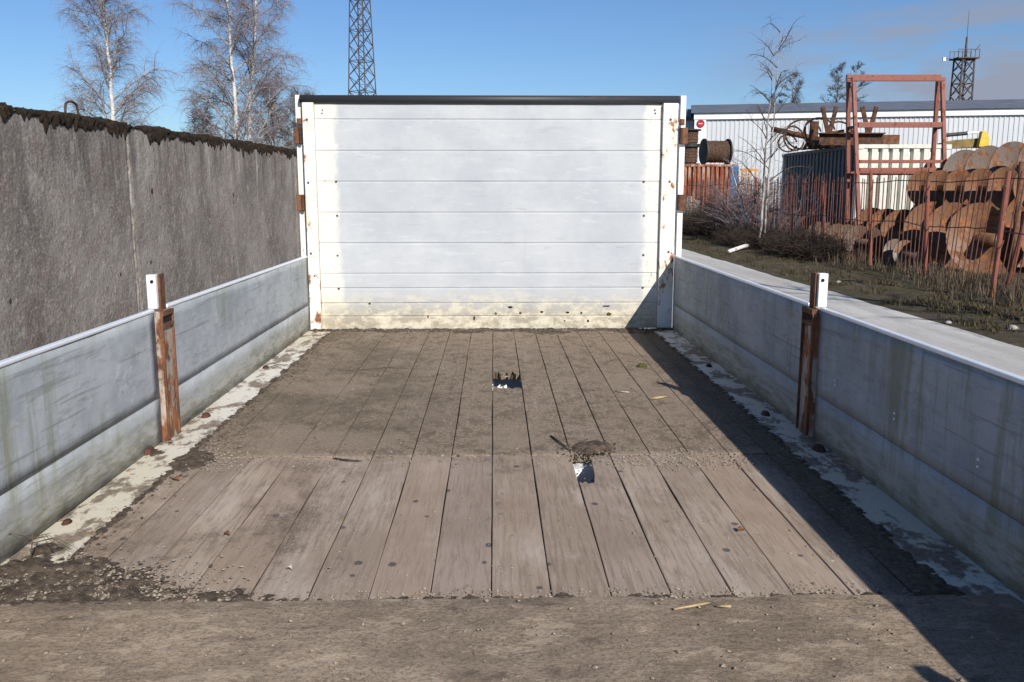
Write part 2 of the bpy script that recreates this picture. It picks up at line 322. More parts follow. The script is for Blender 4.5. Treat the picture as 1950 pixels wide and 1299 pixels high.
m_simple('blue_paint', (.035, .11, .24), (.06, .16, .32), 6, .6)
m_simple('orange_paint', (.55, .22, .03), (.65, .28, .05), 6, .6)
m_simple('glass_dark', (.02, .025, .03), (.03, .035, .04), 3, .1, spec=.5)
n = NT('hall_cladding'); f = n.noise(.25, n.map((1, 1, .6)), 4); MAT['hall_cladding'] = n.fin(n.mix(f, (.47, .49, .51), (.56, .575, .59)), .5, None, .1, .4)
m_simple('hall_trim', (.72, .72, .72), (.78, .78, .78), 2, .5)
m_simple('hall_roof', (.10, .11, .135), (.15, .16, .185), .6, .6)
m_simple('logo_red', (.42, .018, .03), (.47, .025, .04), 4, .5)
m_simple('tower_steel', (.045, .04, .042), (.10, .075, .065), 2, .7)

# ------------------------------------------------------------------ mesh helpers
class MB:
    def __init__(s): s.v = []; s.f = []
    def box(s, c, d, rot=None):
        b = len(s.v); c = Vector(c)
        for sx in (-.5, .5):
            for sy in (-.5, .5):
                for sz in (-.5, .5):
                    p = Vector((sx * d[0], sy * d[1], sz * d[2]))
                    if rot is not None: p = rot @ p
                    s.v.append(tuple(c + p))
        for q in ((0, 1, 3, 2), (4, 6, 7, 5), (0, 4, 5, 1), (2, 3, 7, 6), (0, 2, 6, 4), (1, 5, 7, 3)): s.f.append(tuple(b + i for i in q))
        return s
    def bar(s, a, b, wd, ht=None, up=(0, 0, 1)):
        a = Vector(a); b = Vector(b); d = b - a; ln = d.length; d.normalize(); u = Vector(up)
        if abs(d.dot(u)) > .98: u = Vector((1, 0, 0))
        sx = d.cross(u).normalized(); u = sx.cross(d)
        return s.box((a + b) / 2, (wd, ln, ht or wd), Matrix((sx, d, u)).transposed())
    def tube(s, pts, rad, n=6, cap=True):
        pts = [Vector(p) for p in pts]; b0 = len(s.v)
        if not hasattr(rad, '__len__'): rad = [rad] * len(pts)
        ref = None
        for i, p in enumerate(pts):
            t = (pts[min(i + 1, len(pts) - 1)] - pts[max(i - 1, 0)])
            t = t.normalized() if t.length > 1e-9 else Vector((0, 0, 1))
            if ref is None: ref = Vector((1, 0, 0)) if abs(t.x) < .8 else Vector((0, 1, 0))
            ref = (ref - t * ref.dot(t)).normalized(); bi = t.cross(ref)
            for k in range(n):
                a = 2 * math.pi * k / n; s.v.append(tuple(p + (ref * math.cos(a) + bi * math.sin(a)) * rad[i]))
        for i in range(len(pts) - 1):
            for k in range(n):
                a = b0 + i * n + k; c = b0 + i * n + (k + 1) % n; s.f.append((a, c, c + n, a + n))
        if cap:
            s.f.append(tuple(b0 + k for k in range(n))[::-1]); e_ = b0 + (len(pts) - 1) * n; s.f.append(tuple(e_ + k for k in range(n)))
        return s
    def prism(s, poly, axis, lo, hi):
        """closed polygon (2D) extruded along axis 0/1/2"""
        b = len(s.v); m = len(poly)
        for t in (lo, hi):
            for (u, v) in poly:
                p = [0, 0, 0]; p[axis] = t; o = [i for i in range(3) if i != axis]; p[o[0]] = u; p[o[1]] = v; s.v.append(tuple(p))
        s.f.append(tuple(b + i for i in range(m))); s.f.append(tuple(b + m + i for i in range(m))[::-1])
        for i in range(m): j = (i + 1) % m; s.f.append((b + i, b + m + i, b + m + j, b + j))
        return s
    def grid(s, P):
        b = len(s.v); r = len(P); c = len(P[0])
        for row in P: s.v.extend(tuple(p) for p in row)
        for i in range(r - 1):
            for j in range(c - 1): s.f.append((b + i * c + j, b + i * c + j + 1, b + (i + 1) * c + j + 1, b + (i + 1) * c + j))
        return s
    def mesh(s, name, mat, off=(0, 0, 0), smooth=False, fix=False):
        me = bpy.data.meshes.new(name); o = Vector(off)
        me.from_pydata([(p[0] - o[0], p[1] - o[1], p[2] - o[2]) for p in s.v], [], s.f)
        if fix:
            import bmesh
            bm = bmesh.new(); bm.from_mesh(me); bmesh.ops.recalc_face_normals(bm, faces=bm.faces); bm.to_mesh(me); bm.free()
        me.materials.append(MAT[mat])
        if smooth: me.shade_smooth()
        me.update(); return me
    def build(s, name, mat, parent=None, smooth=False, bevel=0, fix=True):
        off = world_loc(parent) if parent else (0, 0, 0)
        ob = bpy.data.objects.new(name, s.mesh(name, mat, off, smooth, fix)); COL.objects.link(ob); ob.parent = parent
        if bevel:
            md = ob.modifiers.new('bevel', 'BEVEL'); md.width = bevel; md.segments = 2; md.limit_method = 'ANGLE'
        return ob
def world_loc(o):
    p = Vector(o.location)
    while o.parent: o = o.parent; p += o.location
    return p
def tag(o, label=None, cat=None, group=None, kind=None):
    if label: o['label'] = label
    if cat: o['category'] = cat
    if group: o['group'] = group
    if kind: o['kind'] = kind
    return o
def thing(name, loc, label, cat, group=None):
    o = bpy.data.objects.new(name, None); COL.objects.link(o); o.location = loc; o.empty_display_size = .1
    return tag(o, label, cat, group)
def inst(name, me, loc, parent=None, rot=(0, 0, 0), scale=(1, 1, 1)):
    o = bpy.data.objects.new(name, me); COL.objects.link(o); o.parent = parent
    off = world_loc(parent) if parent else Vector((0, 0, 0))
    o.location = Vector(loc) - off; o.rotation_euler = rot; o.scale = scale; return o
def fbm(x, y, z=0.0, oct=4): return mnoise.fractal(Vector((x, y, z)), 1.0, 2.0, oct)

# ------------------------------------------------------------------ ground
m = MB(); m.grid([[(x, y, -0.02) for x in (-900, -60, -20, 0, 20, 60, 900)] for y in (-300, -30, 0, 30, 60, 120, 1200)])
tag(m.build('ground', 'verge_soil'), kind='structure')
ROADX = lambda y: 5.12 - .012 * (y - 8) + .10 * fbm(y * .35, 3.1) + .04 * fbm(y * 2.1, 9)
rows = []
for i in range(240):
    y = -14 + i * .32
    rows.append([(x, y, .0) for x in (-3.0, -1.0, 1.5, 3.2)] + [(ROADX(y) - .25, y, 0), (ROADX(y), y, -.018)])
m = MB(); m.grid(rows); tag(m.build('road', 'road_surface', fix=False), kind='structure')
# verge: bumpy bank between road and fence, runs on under the yard
rows = []
for i in range(210):
    y = 2 + i * .24; xr = ROADX(y)
    row = [(xr - .06, y, -.02)]
    for j in range(34):
        x = xr + .02 + j * .13
        t = min(1, (x - xr) / .7); row.append((x, y, -.012 + t * (.035 + .035 * fbm(x * 1.3, y * 1.3) + .02 * fbm(x * 5, y * 5))))
    rows.append(row)
m = MB(); m.grid(rows); vg = m.build('verge', 'verge_soil', smooth=True, fix=False); tag(vg, kind='structure')

# ------------------------------------------------------------------ the trailer
XL, XR = -1.235, 1.205
YH = gz(935, 627, ZB).y                    # headboard foot
YT = 0.67                                  # tail end of the bed
T = thing('flatbed_trailer', (0, 3.2, 0), 'white flatbed trailer with plank floor, alloy drop sides and tall headboard', 'trailer')
YJ = gz(935, 868, ZB).y                    # joint between the plank lengths
YN = gz(935, 1147, ZB).y                   # front edge of the plywood sheet
PW = .1405; X0 = -.010

def plank(xa, xb, y0f, y1f, z, nx=2, ny=14, tilt=0.0, th=.032):
    """one board: start and end given as functions of x, edges slightly worn"""
    m = MB(); ch = .0014; sd = rnd.random() * 50
    xs = [xa, xa + ch] + [xa + ch + (xb - xa - 2 * ch) * k / nx for k in range(1, nx)] + [xb - ch, xb]
    top = []
    for i in range(ny + 1):
        row = []
        for k, x in enumerate(xs):
            y = y0f(x) + (y1f(x) - y0f(x)) * i / ny
            e_ = .0018 * fbm(y * 2.1, sd) + .0014 * fbm(y * 13, sd + 5)
            xx = x + (e_ if k < 2 else -e_ if k > len(xs) - 3 else 0)
            zz = z + tilt * (x - (xa + xb) / 2) + (-.0012 if k in (0, len(xs) - 1) else 0) + .0012 * fbm(x * 9, y * 4, sd)
            row.append((xx, y, zz))
        top.append(row)
    b = len(m.v); c = len(xs); m.grid(top)
    lowb = len(m.v)
    for row in top: m.v.extend([(row[0][0], row[0][1], z - th), (row[-1][0], row[-1][1], z - th)])
    for i in range(ny):
        m.f.append((b + i * c, b + (i + 1) * c, lowb + 2 * i + 2, lowb + 2 * i))
        m.f.append((b + i * c + c - 1, lowb + 2 * i + 1, lowb + 2 * i + 3, b + (i + 1) * c + c - 1))
        m.f.append((lowb + 2 * i, lowb + 2 * i + 2, lowb + 2 * i + 3, lowb + 2 * i + 1))
    for i, fl in ((0, False), (ny, True)):
        # ends: drop the whole jagged edge straight down
        eb = len(m.v)
        for p in top[i]: m.v.append((p[0], p[1] + (.012 if not fl else -.012) * abs(fbm(p[0] * 60, sd)), z - th))
        for k in range(c - 1): m.f.append((b + i * c + k, b + i * c + k + 1, eb + k + 1, eb + k))
    return m
def jag(base, amp, fr, sd): return lambda x: base + amp * fbm(x * fr, sd, 0, 3) + amp * .5 * fbm(x * fr * 3, sd + 4, 0, 2)
HOLE_A = (gz(960, 739, ZB).y, gz(960, 711, ZB).y); HOLE_B0 = gz(1112, 918, ZB).y
for k in range(-8, 8):
    jl = .003 * fbm(k * 3.7, 1.5); jr = .003 * fbm((k + 1) * 3.7, 1.5); xa = X0 + k * PW + jl + .0017; xb = X0 + (k + 1) * PW + jr - .0017
    if k == -8: xa = -1.082
    if k == 7: xb = 1.060
    for seg in (0, 1):
        z = ZB + rnd.uniform(-.0012, .0008) + (.0015 if seg else 0); tl = rnd.uniform(-.008, .008)
        js = rnd.uniform(-.006, .006)
        if seg == 0:
            if k == 2:
                def y1(x, xa=xa): 
                    u = x - xa
                    return YJ - .004 if u > .060 else HOLE_B0 + .025 * fbm(x * 60, 2.2) + (.06 if u > .05 else 0)
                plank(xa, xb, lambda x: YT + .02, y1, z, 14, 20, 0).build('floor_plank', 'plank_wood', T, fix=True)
            else:
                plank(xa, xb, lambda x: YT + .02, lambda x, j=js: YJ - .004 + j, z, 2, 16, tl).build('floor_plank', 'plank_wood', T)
        else:
            if k == 0:
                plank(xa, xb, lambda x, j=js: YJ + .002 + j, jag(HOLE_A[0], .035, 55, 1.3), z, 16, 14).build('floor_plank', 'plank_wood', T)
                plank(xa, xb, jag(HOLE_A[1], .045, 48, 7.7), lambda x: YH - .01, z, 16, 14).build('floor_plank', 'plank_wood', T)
            elif k == 2:
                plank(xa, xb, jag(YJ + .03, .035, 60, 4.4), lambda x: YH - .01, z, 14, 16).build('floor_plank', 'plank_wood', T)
            else:
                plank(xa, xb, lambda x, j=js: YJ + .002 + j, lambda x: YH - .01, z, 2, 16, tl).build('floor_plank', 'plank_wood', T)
m = MB()
for k in range(-7, 8):
    x = X0 + k * PW + .003 * fbm(k * 3.7, 1.5)
    for (ya, yb_) in ((YN - .05, YJ - .3), (YJ + .14, HOLE_A[0] - .06), (HOLE_A[1] + .1, YH - .02)) if k in (0, 1, 2, 3) else ((YN - .05, YH - .02),):
        m.grid([[(x - .006, y_, ZB - .006 + .003 * fbm(y_ * 6, k)), (x + .006, y_, ZB - .006 + .003 * fbm(y_ * 6, k))] for y_ in [ya + (yb_ - ya) * i / 40 for i in range(41)]])
tag(m.build('gap_dirt', 'gap_soil', T, fix=False), kind='stuff')
# splinters hanging in the two holes
for (cx_, cy_, n_, ln) in ((.07, HOLE_A[1] + .02, 3, .08), (.36, YJ + .02, 3, .03)):
    for i in range(n_):
        m = MB()
        a = Vector((cx_ + rnd.uniform(-.03, .03), cy_ + rnd.uniform(-.01, .02), ZB - .008 + rnd.uniform(-.01, .004)))
        dv = Vector((rnd.uniform(-.35, .35), -1, rnd.uniform(-.25, .1))) * rnd.uniform(.4, 1) * ln
        wv = Vector((rnd.uniform(.004, .009), 0, 0)); b = len(m.v)
        for q in (a - wv, a + wv, a + dv): m.v += [tuple(q), tuple(q - Vector((0, 0, .006)))]
        m.f += [(b, b + 2, b + 4), (b + 1, b + 5, b + 3), (b, b + 4, b + 5, b + 1), (b + 2, b + 3, b + 5, b + 4), (b, b + 1, b + 3, b + 2)]
        m.build('splinter', 'torn_wood', T)
# plywood sheet
rows = []
for i in range(26):
    t = i / 25; row = []
    for j in range(91):
        x = XL + .02 + (XR - XL - .04) * j / 90
        yy = YT + (YN - YT + .012 * fbm(x * 3, 1) + .008 * fbm(x * 14, 2)) * t
        row.append((x, yy, ZB + .013 + .0035 * fbm(x * 4, yy * 5) + .0015 * fbm(x * 17, yy * 25) - (.004 if i == 25 else 0)))
    rows.append(row)
m = MB(); m.grid(rows); last = rows[-1]; m.grid([last, [(p[0], p[1] + .002, ZB + .001) for p in last]])
m.build('plywood_sheet', 'muddy_sheet', T, smooth=False, fix=False)

# edge rails, with rusty cleats
for sx, xe, xi in ((-1, XL, -1.086), (1, XR, 1.064)):
    m = MB(); rows = []
    for i in range(120):
        y = YT + (YH - YT) * i / 119
        rows.append([(xe, y, ZB + .004), ((xe + xi) / 2, y, ZB + .004 + .0015 * fbm(y * 5, sx)), (xi + .006 * fbm(y * 6, 3 + sx), y, ZB + .003), (xi, y, ZB - .03)])
    m.grid(rows); m.build('edge_rail', 'edge_rail_paint', T, fix=False)
cl_m = None
for (px, py, s) in ((283, 858, .8), (392, 790, .65), (506, 698, .6), (127, 991, .45), (1560, 853, .8), (1458, 786, .65), (1350, 695, .6)):
    p = gz(px, py, ZB + .012); m = MB(); rows = []
    for i in range(7):
        row = []
        for j in range(9):
            a = 2 * math.pi * j / 8; r_ = (.036, .034, .028, .026, .02, .01, .0)[i] * s * (1 + .25 * fbm(j % 8, i, px)); 
            row.append((p.x + r_ * math.cos(a) * .8, p.y + r_ * math.sin(a) * 1.3, ZB + .004 + (0, .008, .011, .018, .022, .023, .021)[i] * s))
        rows.append(row)
    m.grid(rows); m.build('cleat', 'dark_rust', T, smooth=True)

# drop sides: each a board of three extruded boards and a cap
YS = gz(1535, 828, ZB).y
def side(xe, sx, y0, y1):
    th = .026; xm = xe + sx * (th / 2)
    root = MB().box((xm + sx * .003, (y0 + y1) / 2, ZB + .235), (th - .010, y1 - y0 - .01, .49)).build('drop_side', 'side_alloy', T)
    zz = (0.0, .172, .488)
    for a, b in zip(zz[:-1], zz[1:]):
        m = MB(); rows = []; nn = max(5, int((b - a) / .03))
        off = 0.0
        for i in range(41):
            y = y0 + (y1 - y0) * i / 40; row = []
            for j in range(nn + 1):
                z = a + .0004 + (b - a - .0008) * (0, (.0015 / (b - a)), *[q / (nn - 2) for q in range(1, nn - 2)], 1 - .0015 / (b - a), 1)[j]; e_ = .0016 if j in (0, nn) else 0
                w_ = .0025 * fbm(y * 1.3, z * 1.0, xe) + .0012 * fbm(y * 6, z * 8, xe)
                row.append((xe - sx * (off + w_) + sx * e_, y, ZB + z))
            rows.append(row)
        m.grid(rows)
        ob = m.build('side_board', 'side_alloy', root, smooth=True, fix=False); ob.modifiers.new('edge', 'EDGE_SPLIT').split_angle = R(25)
        md = ob.modifiers.new('solid', 'SOLIDIFY'); md.thickness = .006; md.offset = -sx
    MB().box((xe + sx * .008, (y0 + y1) / 2, ZB + .494), (.022, y1 - y0, .013)).build('top_cap', 'cap_alloy', root, bevel=.004)
    return root
side(XL, -1, YT, YS - .055); side(XL, -1, YS + .075, YH - .03)
sR1 = side(XR, 1, YT, YS - .055); side(XR, 1, YS + .075, YH - .03)
rv = MB().tube([(0, 0, 0), (-.003, 0, 0)], [.0045, .0032], 8).mesh('rivet', 'rivet_alloy')
for (px, py) in ((1592, 724), (1592, 734), (1706, 787), (1705, 798), (1866, 875), (1865, 889)):
    p = gx(px, py, XR - .004); inst('rivet', rv, (XR - .0075, p.y, p.z), sR1)

# stakes between the drop sides
for xe, sx in ((XL, -1), (XR, 1)):
    st = MB().box((xe - sx * .004, YS + .01, ZB + .245), (.030, .118, .49)).build('side_post', 'stake_steel', T, bevel=.004)
    m = MB()
    m.box((xe - sx * .022, YS - .045, ZB + .24), (.010, .010, .46)); m.box((xe - sx * .022, YS + .062, ZB + .24), (.010, .010, .46))
    m.box((xe - sx * .023, YS + .01, ZB + .435), (.010, .112, .016)); m.box((xe - sx * .023, YS + .01, ZB + .480), (.012, .112, .020))
    m.build('post_lip', 'rust', st, bevel=.002)
    MB().box((xe - sx * .0215, YS + .008, ZB + .457), (.006, .080, .020)).build('latch_slot', 'hole_dark', st)
    tb = MB().box((xe + sx * .014, YS - .012, ZB + .560), (.034, .036, .125)).build('post_tongue', 'white_paint', st, bevel=.003)
    MB().box((xe - sx * .006, YS - .008, ZB + .562), (.006, .044, .13)).build('tongue_edge', 'rust', tb, bevel=.001) if False else None
    MB().box((xe - sx * .0085, YS + .010, ZB + .5565), (.008, .050, .134)).build('tongue_strip', 'rust', st, bevel=.002)
    MB().tube([(xe + sx * .010, YS - .0285, ZB + .598), (xe + sx * .010, YS - .0325, ZB + .598)], .0065, 12).build('pin_hole', 'hole_dark', st)
    # tail posts, just behind the picture's edge
    MB().box((xe + sx * .004, YT - .03, ZB + .245), (.045, .06, .49)).build('side_post', 'stake_steel', T, bevel=.004)
    MB().box((xe + sx * .012, YT - .03, ZB + .555), (.034, .05, .13)).build('post_tongue', 'white_paint', T, bevel=.003)

# headboard
H = MB().box(((XL + XR) / 2, YH + .035, ZB + .74), (XR - XL - .02, .018, 1.46)).build('headboard', 'headboard_panel', T)
zt = gy(935, 196, YH).z
seam = [gy(935, q, YH).z for q in (626, 601, 576, 547.5, 520, 462, 404, 345, 286.5, 227)] + [zt]
fl, fr = gy(606, 400, YH).x, gy(1256, 400, YH).x
for i, (a, b) in enumerate(zip(seam[:-1], seam[1:])):
    m = MB(); rows = []; g_ = .0005
    prof = [(a + g_, .004), (a + g_ + .0016, .0), (b - g_ - .011, -.0004), (b - g_ - .008, .0016), (b - g_ - .0012, .0016), (b - g_, .004)]
    for j in range(31):
        x = fl + (fr - fl) * j / 30
        dent = .010 * max(0, fbm(x * 3.3, a * 7)) if i < 2 else .0035 * fbm(x * 2.2, a * 3)
        rows.append([(x, YH + q + dent, z) for z, q in prof])
    m.grid(rows); m.build('headboard_board', 'headboard_panel', H, fix=False)
for x0, x1 in ((XL + .004, fl - .002), (fr + .002, XR - .004)):
    m = MB().box(((x0 + x1) / 2, YH - .006, (ZB + zt) / 2), (x1 - x0, .05, zt - ZB - .004)); m.build('headboard_frame', 'cream_paint', H, bevel=.004)
    # rust seam where frame meets boards
MB().tube([(XL - .012, YH - .005, zt + .020), (XR + .004, YH - .005, zt + .020)], .0265, 16).build('top_tube', 'black_tube', H, smooth=True)
rk = MB().tube([(0, 0, 0), (0, -.003, 0)], [.0085, .007], 10).mesh('rivet', 'rivet')
for px, py, d in [(640, 346, 0), (642, 411, 0), (643, 487, 0), (645, 550, 0), (1226, 346, 0), (1226, 411, 0), (1225, 486, 0), (1224, 548, 0), (614, 210, 0), (613, 216, 0), (1247, 210, 0), (1248, 216, 0),
                 (584, 228, 1), (587, 348, 1), (592, 483, 1), (1277, 228, 1), (1275, 346, 1), (1273, 480, 1), (944, 597, 0), (991, 596, 0), (1107, 596, 0), (704, 578, 0)]:
    yy = YH - (.0315 if d else .0005); p = gy(px, py, yy); inst('rivet', rk, p, H, scale=(1, 1, 1) if py > 220 else (.7, 1, .7))
# torn places low on the boards
for px, py, wx, wz in ((972, 585, .034, .007), (1032, 594, .022, .006), (1081, 595, .024, .007), (1160, 598, .034, .011), (1155, 583, .05, .005), (1120, 611, .012, .009), (903, 606, .010, .014), (815, 603, .008, .010), (1075, 611, .014, .004)):
    p = gy(px, py, YH - .003); m = MB(); poly = []; nn = 14
    for i in range(nn):
        a = 2 * math.pi * i / nn; q = 1 + .45 * fbm(math.cos(a) * 2, math.sin(a) * 2, px); poly.append((p.x + wx * .5 * math.cos(a) * q, p.z + wz * .9 * math.sin(a) * q))
    m.prism(poly, 1, YH - .0035, YH + .004); m.build('tear', 'hole_dark' if px != 1160 else 'moss_green', H)
# outer stanchions with hinges
for sx, xo in ((-1, XL - .020), (1, XR + .026)):
    z0, z1 = .35, zt + .05
    MB().box((xo + sx * .012, YH + .045, (z0 + z1) / 2), (.036, .05, z1 - z0)).build('corner_stanchion', 'white_paint' if sx > 0 else 'cream_paint', T, bevel=.003)
    for py in (258, 386):
        z = gy(570, py, YH).z
        hg = MB().box((xo + sx * .016, YH + .012, z), (.05, .045, .105)).build('hinge', 'rust', T, bevel=.004)
        MB().tube([(xo - sx * .004, YH - .014, z - .05), (xo - sx * .004, YH - .014, z + .05)], .010, 8).build('hinge_pin', 'dark_rust', hg)
    z = gy(570, 232, YH).z; MB().box((xo - sx * .002, YH - .02, z), (.03, .03, .04)).build('latch', 'rust', T, bevel=.004)
# chassis under the bed (white cross members show through the holes)
for x in (-.48, .48): MB().box((x, 2.7, ZB - .185), (.07, 6.6, .15)).build('chassis_rail', 'dark_steel', T)
for y in (.9, 1.7, 2.4, YJ + .02, 3.7, 4.55, 5.4): MB().box((0, y, ZB - .073), (2.36, .11 if abs(y - YJ) < .1 else .07, .07)).build('cross_member', 'white_paint', T)
for x, w_ in ((XL + .02, .05), (XR - .02, .05)): MB().box((x, (YT + YH) / 2, ZB - .075), (w_, YH - YT, .12)).build('side_beam', 'dark_steel', T)
for y in (2.2, 3.1):
    MB().tube([(-.95, y, .27), (.95, y, .27)], .035, 10).build('axle', 'dark_steel', T)
    MB().box((-.48, y, .33), (.06, .2, .14)).build('spring_hanger', 'dark_steel', T); MB().box((.48, y, .33), (.06, .2, .14)).build('spring_hanger', 'dark_steel', T)
    for x in (-.86, .86):
        prof = [(.13, .07), (.25, .085), (.268, .06), (.27, 0), (.268, -.06), (.25, -.085), (.13, -.07)]
        rows = [[(x + q, y + r_ * math.cos(a), .27 + r_ * math.sin(a)) for r_, q in prof] for a in [2 * math.pi * i / 24 for i in range(25)]]
        wh = MB().grid(rows).build('wheel', 'rubber', T, smooth=True); MB().tube([(x - .05, y, .27), (x + .05, y, .27)], .14, 16).build('rim', 'white_paint', wh)

# ------------------------------------------------------------------ dirt and litter on the bed
def heightpatch(name, label, cat, pts, mat, step=.012, amp=.012, base=ZB + .0015):
    """irregular low heaps: pts = list of (x, y, rx, ry, h)"""
    x0 = min(p[0] - 1.3 * p[2] for p in pts); x1 = max(p[0] + 1.3 * p[2] for p in pts); y0 = min(p[1] - 1.3 * p[3] for p in pts); y1 = max(p[1] + 1.3 * p[3] for p in pts)
    x0 = max(x0, XL + .008); x1 = min(x1, XR - .008); y1 = min(y1, YH - .006)
    nx = int((x1 - x0) / step) + 1; ny = int((y1 - y0) / step) + 1
    Hh = {}
    for i in range(nx):
        for j in range(ny):
            x = x0 + i * step; y = y0 + j * step; h = 0
            for (cx_, cy_, rx, ry, hh) in pts:
                q = 1 - ((x - cx_) / rx) ** 2 - ((y - cy_) / ry) ** 2
                if q > -.6: h = max(h, hh * min(1, .5 + q)) if q > -.5 else h
            if h <= 0: Hh[i, j] = -1; continue
            h += amp * .8 * fbm(x * 9, y * 9) + amp * .8 * fbm(x * 35, y * 35) - amp * .55
            Hh[i, j] = h
    m = MB(); idx = {}
    def vid(i, j):
        if (i, j) not in idx: idx[i, j] = len(m.v); m.v.append((x0 + i * step + rnd.uniform(-.3, .3) * step, y0 + j * step + rnd.uniform(-.3, .3) * step, base + max(-.003, min(Hh[i, j], .03))))
        return idx[i, j]
    for i in range(nx - 1):
        for j in range(ny - 1):
            if max(Hh[i, j], Hh[i + 1, j], Hh[i, j + 1], Hh[i + 1, j + 1]) > 0: m.f.append((vid(i, j), vid(i + 1, j), vid(i + 1, j + 1), vid(i, j + 1)))
    o = m.build(name, mat, None, smooth=True, fix=False); tag(o, label, cat, kind='stuff'); return o
P = []
for i in range(40): x = XL + .03 + i * .061; P.append((x, YH - .03, .07, .075 + .06 * max(0, fbm(x * 2, 5)), .012))
for x in (-.15, .35, .45, .9, 1.0): P.append((x, YH - .1, .12, .12, .010))
heightpatch('soil', 'dark soil swept up along the foot of the headboard', 'soil', P, 'soil')
P = [(-1.08, YN + .10, .22, .16, .015), (-.95, YN + .05, .2, .09, .012), (-.75, YN + .03, .2, .05, .008), (-1.17, YN + .2, .06, .15, .012)]
for i in range(30): P.append((-.7 + i * .06, YN + .012, .05, .018 + .012 * max(0, fbm(i, 2)), .006))
heightpatch('soil', 'sandy soil drifted against the edge of the plywood sheet', 'soil', P, 'soil', .010)
P = [(-1.085 + .010 * fbm(y_, 1), y_, .014, .09, .006) for y_ in [1.9 + .13 * i for i in range(30)]] + [(-1.05, YJ - .05, .07, .10, .008), (-1.2, YJ + .1, .03, .12, .006)]
P += [(1.066, y_, .014, .09, .006) for y_ in [1.9 + .13 * i for i in range(30)]]
heightpatch('soil', 'soil crust along both white edge rails of the bed', 'soil', P, 'soil', .006, .007, ZB + .002)
P = [(.36, YJ + .10, .07, .05, .018), (.33, YJ + .05, .05, .03, .012)]
heightpatch('soil', 'dark crumbled debris heaped behind the broken plank hole', 'debris', P, 'soil', .006, .012)
def scatter(name, label, cat, mat, spots, size):
    m = MB()
    for (x, y, z) in spots:
        s_ = size * rnd.choice((.5, .6, .7, .8, 1, 1.3, 1.7)); b = len(m.v)
        if not (XL + .01 < x < XR - .01): continue
        dx, dy = rnd.uniform(.7, 1.4), rnd.uniform(.7, 1.4); a = rnd.uniform(0, 3)
        for (u, v, t) in ((1, 0, .2), (0, 1, .3), (-1, 0, .15), (0, -1, .3), (.2, .1, .9)):
            m.v.append((x + s_ * (u * dx * math.cos(a) - v * dy * math.sin(a)), y + s_ * (u * dx * math.sin(a) + v * dy * math.cos(a)), z + s_ * t * rnd.uniform(.7, 1.1) - .3 * s_))
        m.f += [(b, b + 1, b + 4), (b + 1, b + 2, b + 4), (b + 2, b + 3, b + 4), (b + 3, b, b + 4)]
    o = m.build(name, mat, None, fix=False); return tag(o, label, cat, kind='stuff')
sp_ = []
for i in range(1500): sp_.append((rnd.gauss(-1.0, .17), YN + .02 + abs(rnd.gauss(0, .1)), ZB + .008))
for i in range(900): x = rnd.uniform(-.9, 1.0); sp_.append((x, YN + abs(rnd.gauss(0, .03)) + .05 * max(0, fbm(x * 3, 4)), ZB + .002))
for i in range(420): sp_.append((rnd.gauss(-.98, .06), rnd.gauss(YJ - .02, .07), ZB + .003))
for i in range(800): sp_.append((rnd.gauss(.62, .20), rnd.gauss(YJ - .06, .06), ZB + .002))
for i in range(800): sp_.append((rnd.uniform(-.95, .95), rnd.gauss(YJ - .03, .05), ZB + .002))
for i in range(1100): sp_.append((rnd.uniform(-1.05, 1.0), rnd.uniform(YN, YH - .1), ZB + .001))
for i in range(700): sp_.append((rnd.uniform(-1.1, 1.05), YH - .02 - abs(rnd.gauss(0, .06)), ZB + .009))
for i in range(450): sp_.append((rnd.uniform(-1.15, 1.1), rnd.uniform(1.35, YN - .02), ZB + .0165))
scatter('grit', 'pale grit and small stones strewn over the plank floor', 'grit', 'grit', sp_, .0031)
scatter('crumbs', 'dark crumbs of rotten wood and earth on the plank floor', 'dirt', 'soil',
        [(rnd.gauss(.34, .05), rnd.gauss(YJ + .06, .05), ZB + .005) for i in range(160)] + [(rnd.uniform(-1.05, 1.0), rnd.uniform(YJ, YH), ZB + .001) for i in range(900)] +
        [(rnd.gauss(-.99, .12), YN + .08 + rnd.gauss(0, .06), ZB + .008) for i in range(500)] + [(-1.06 + rnd.gauss(0, .03), rnd.uniform(YN, YH), ZB + .003) for i in range(500)], .0042)

def litter(name, label, cat, pts, r, mat, n_=5):
    o = MB().tube(pts, r, n_).build(name, mat, None, smooth=True); return tag(o, label, cat)
# withered weed lying in the left corner: a stalk with side sprays
b0 = gz(58, 1062, ZB + .01); W = thing('withered_weed', b0, 'withered dark weed with thin sprays in the sandy corner', 'weed')
top_ = b0 + Vector((0, .02, .055)); MB().tube([b0, b0 + Vector((.004, .005, .03)), top_], [.0022, .0018, .0012], 5).build('stalk', 'twig', W)
for i in range(9):
    a = rnd.uniform(-.5, .6) + (math.pi if i > 6 else 0); ln = rnd.uniform(.05, .12); s0 = b0.lerp(top_, rnd.uniform(.3, 1))
    MB().tube([s0, s0 + Vector((ln * .5 * math.cos(a), ln * .3 * math.sin(a), .012)), s0 + Vector((ln * math.cos(a), ln * .7 * math.sin(a), -.03))], [.0012, .0009, .0005], 4).build('spray', 'twig', W)
def L_(*pp, z=.004): return [gz(px, py, ZB + z + .004 * (i % 2)) for i, (px, py) in enumerate(pp)]
litter('twig', 'long dark twig lying along the foot of the left drop side', 'twig', L_((206, 902), (232, 890), (252, 868), (266, 846)), [.003, .0028, .002, .001], 'twig')
litter('straw', 'long yellow straw on the plywood sheet beside its shorter twin', 'straw', L_((1283, 1160), (1318, 1154), (1350, 1148), z=.018), .0028, 'straw')
litter('straw', 'short yellow straw at the edge of the plywood sheet', 'straw', L_((1364, 1154), (1392, 1155), z=.018), .0028, 'straw')
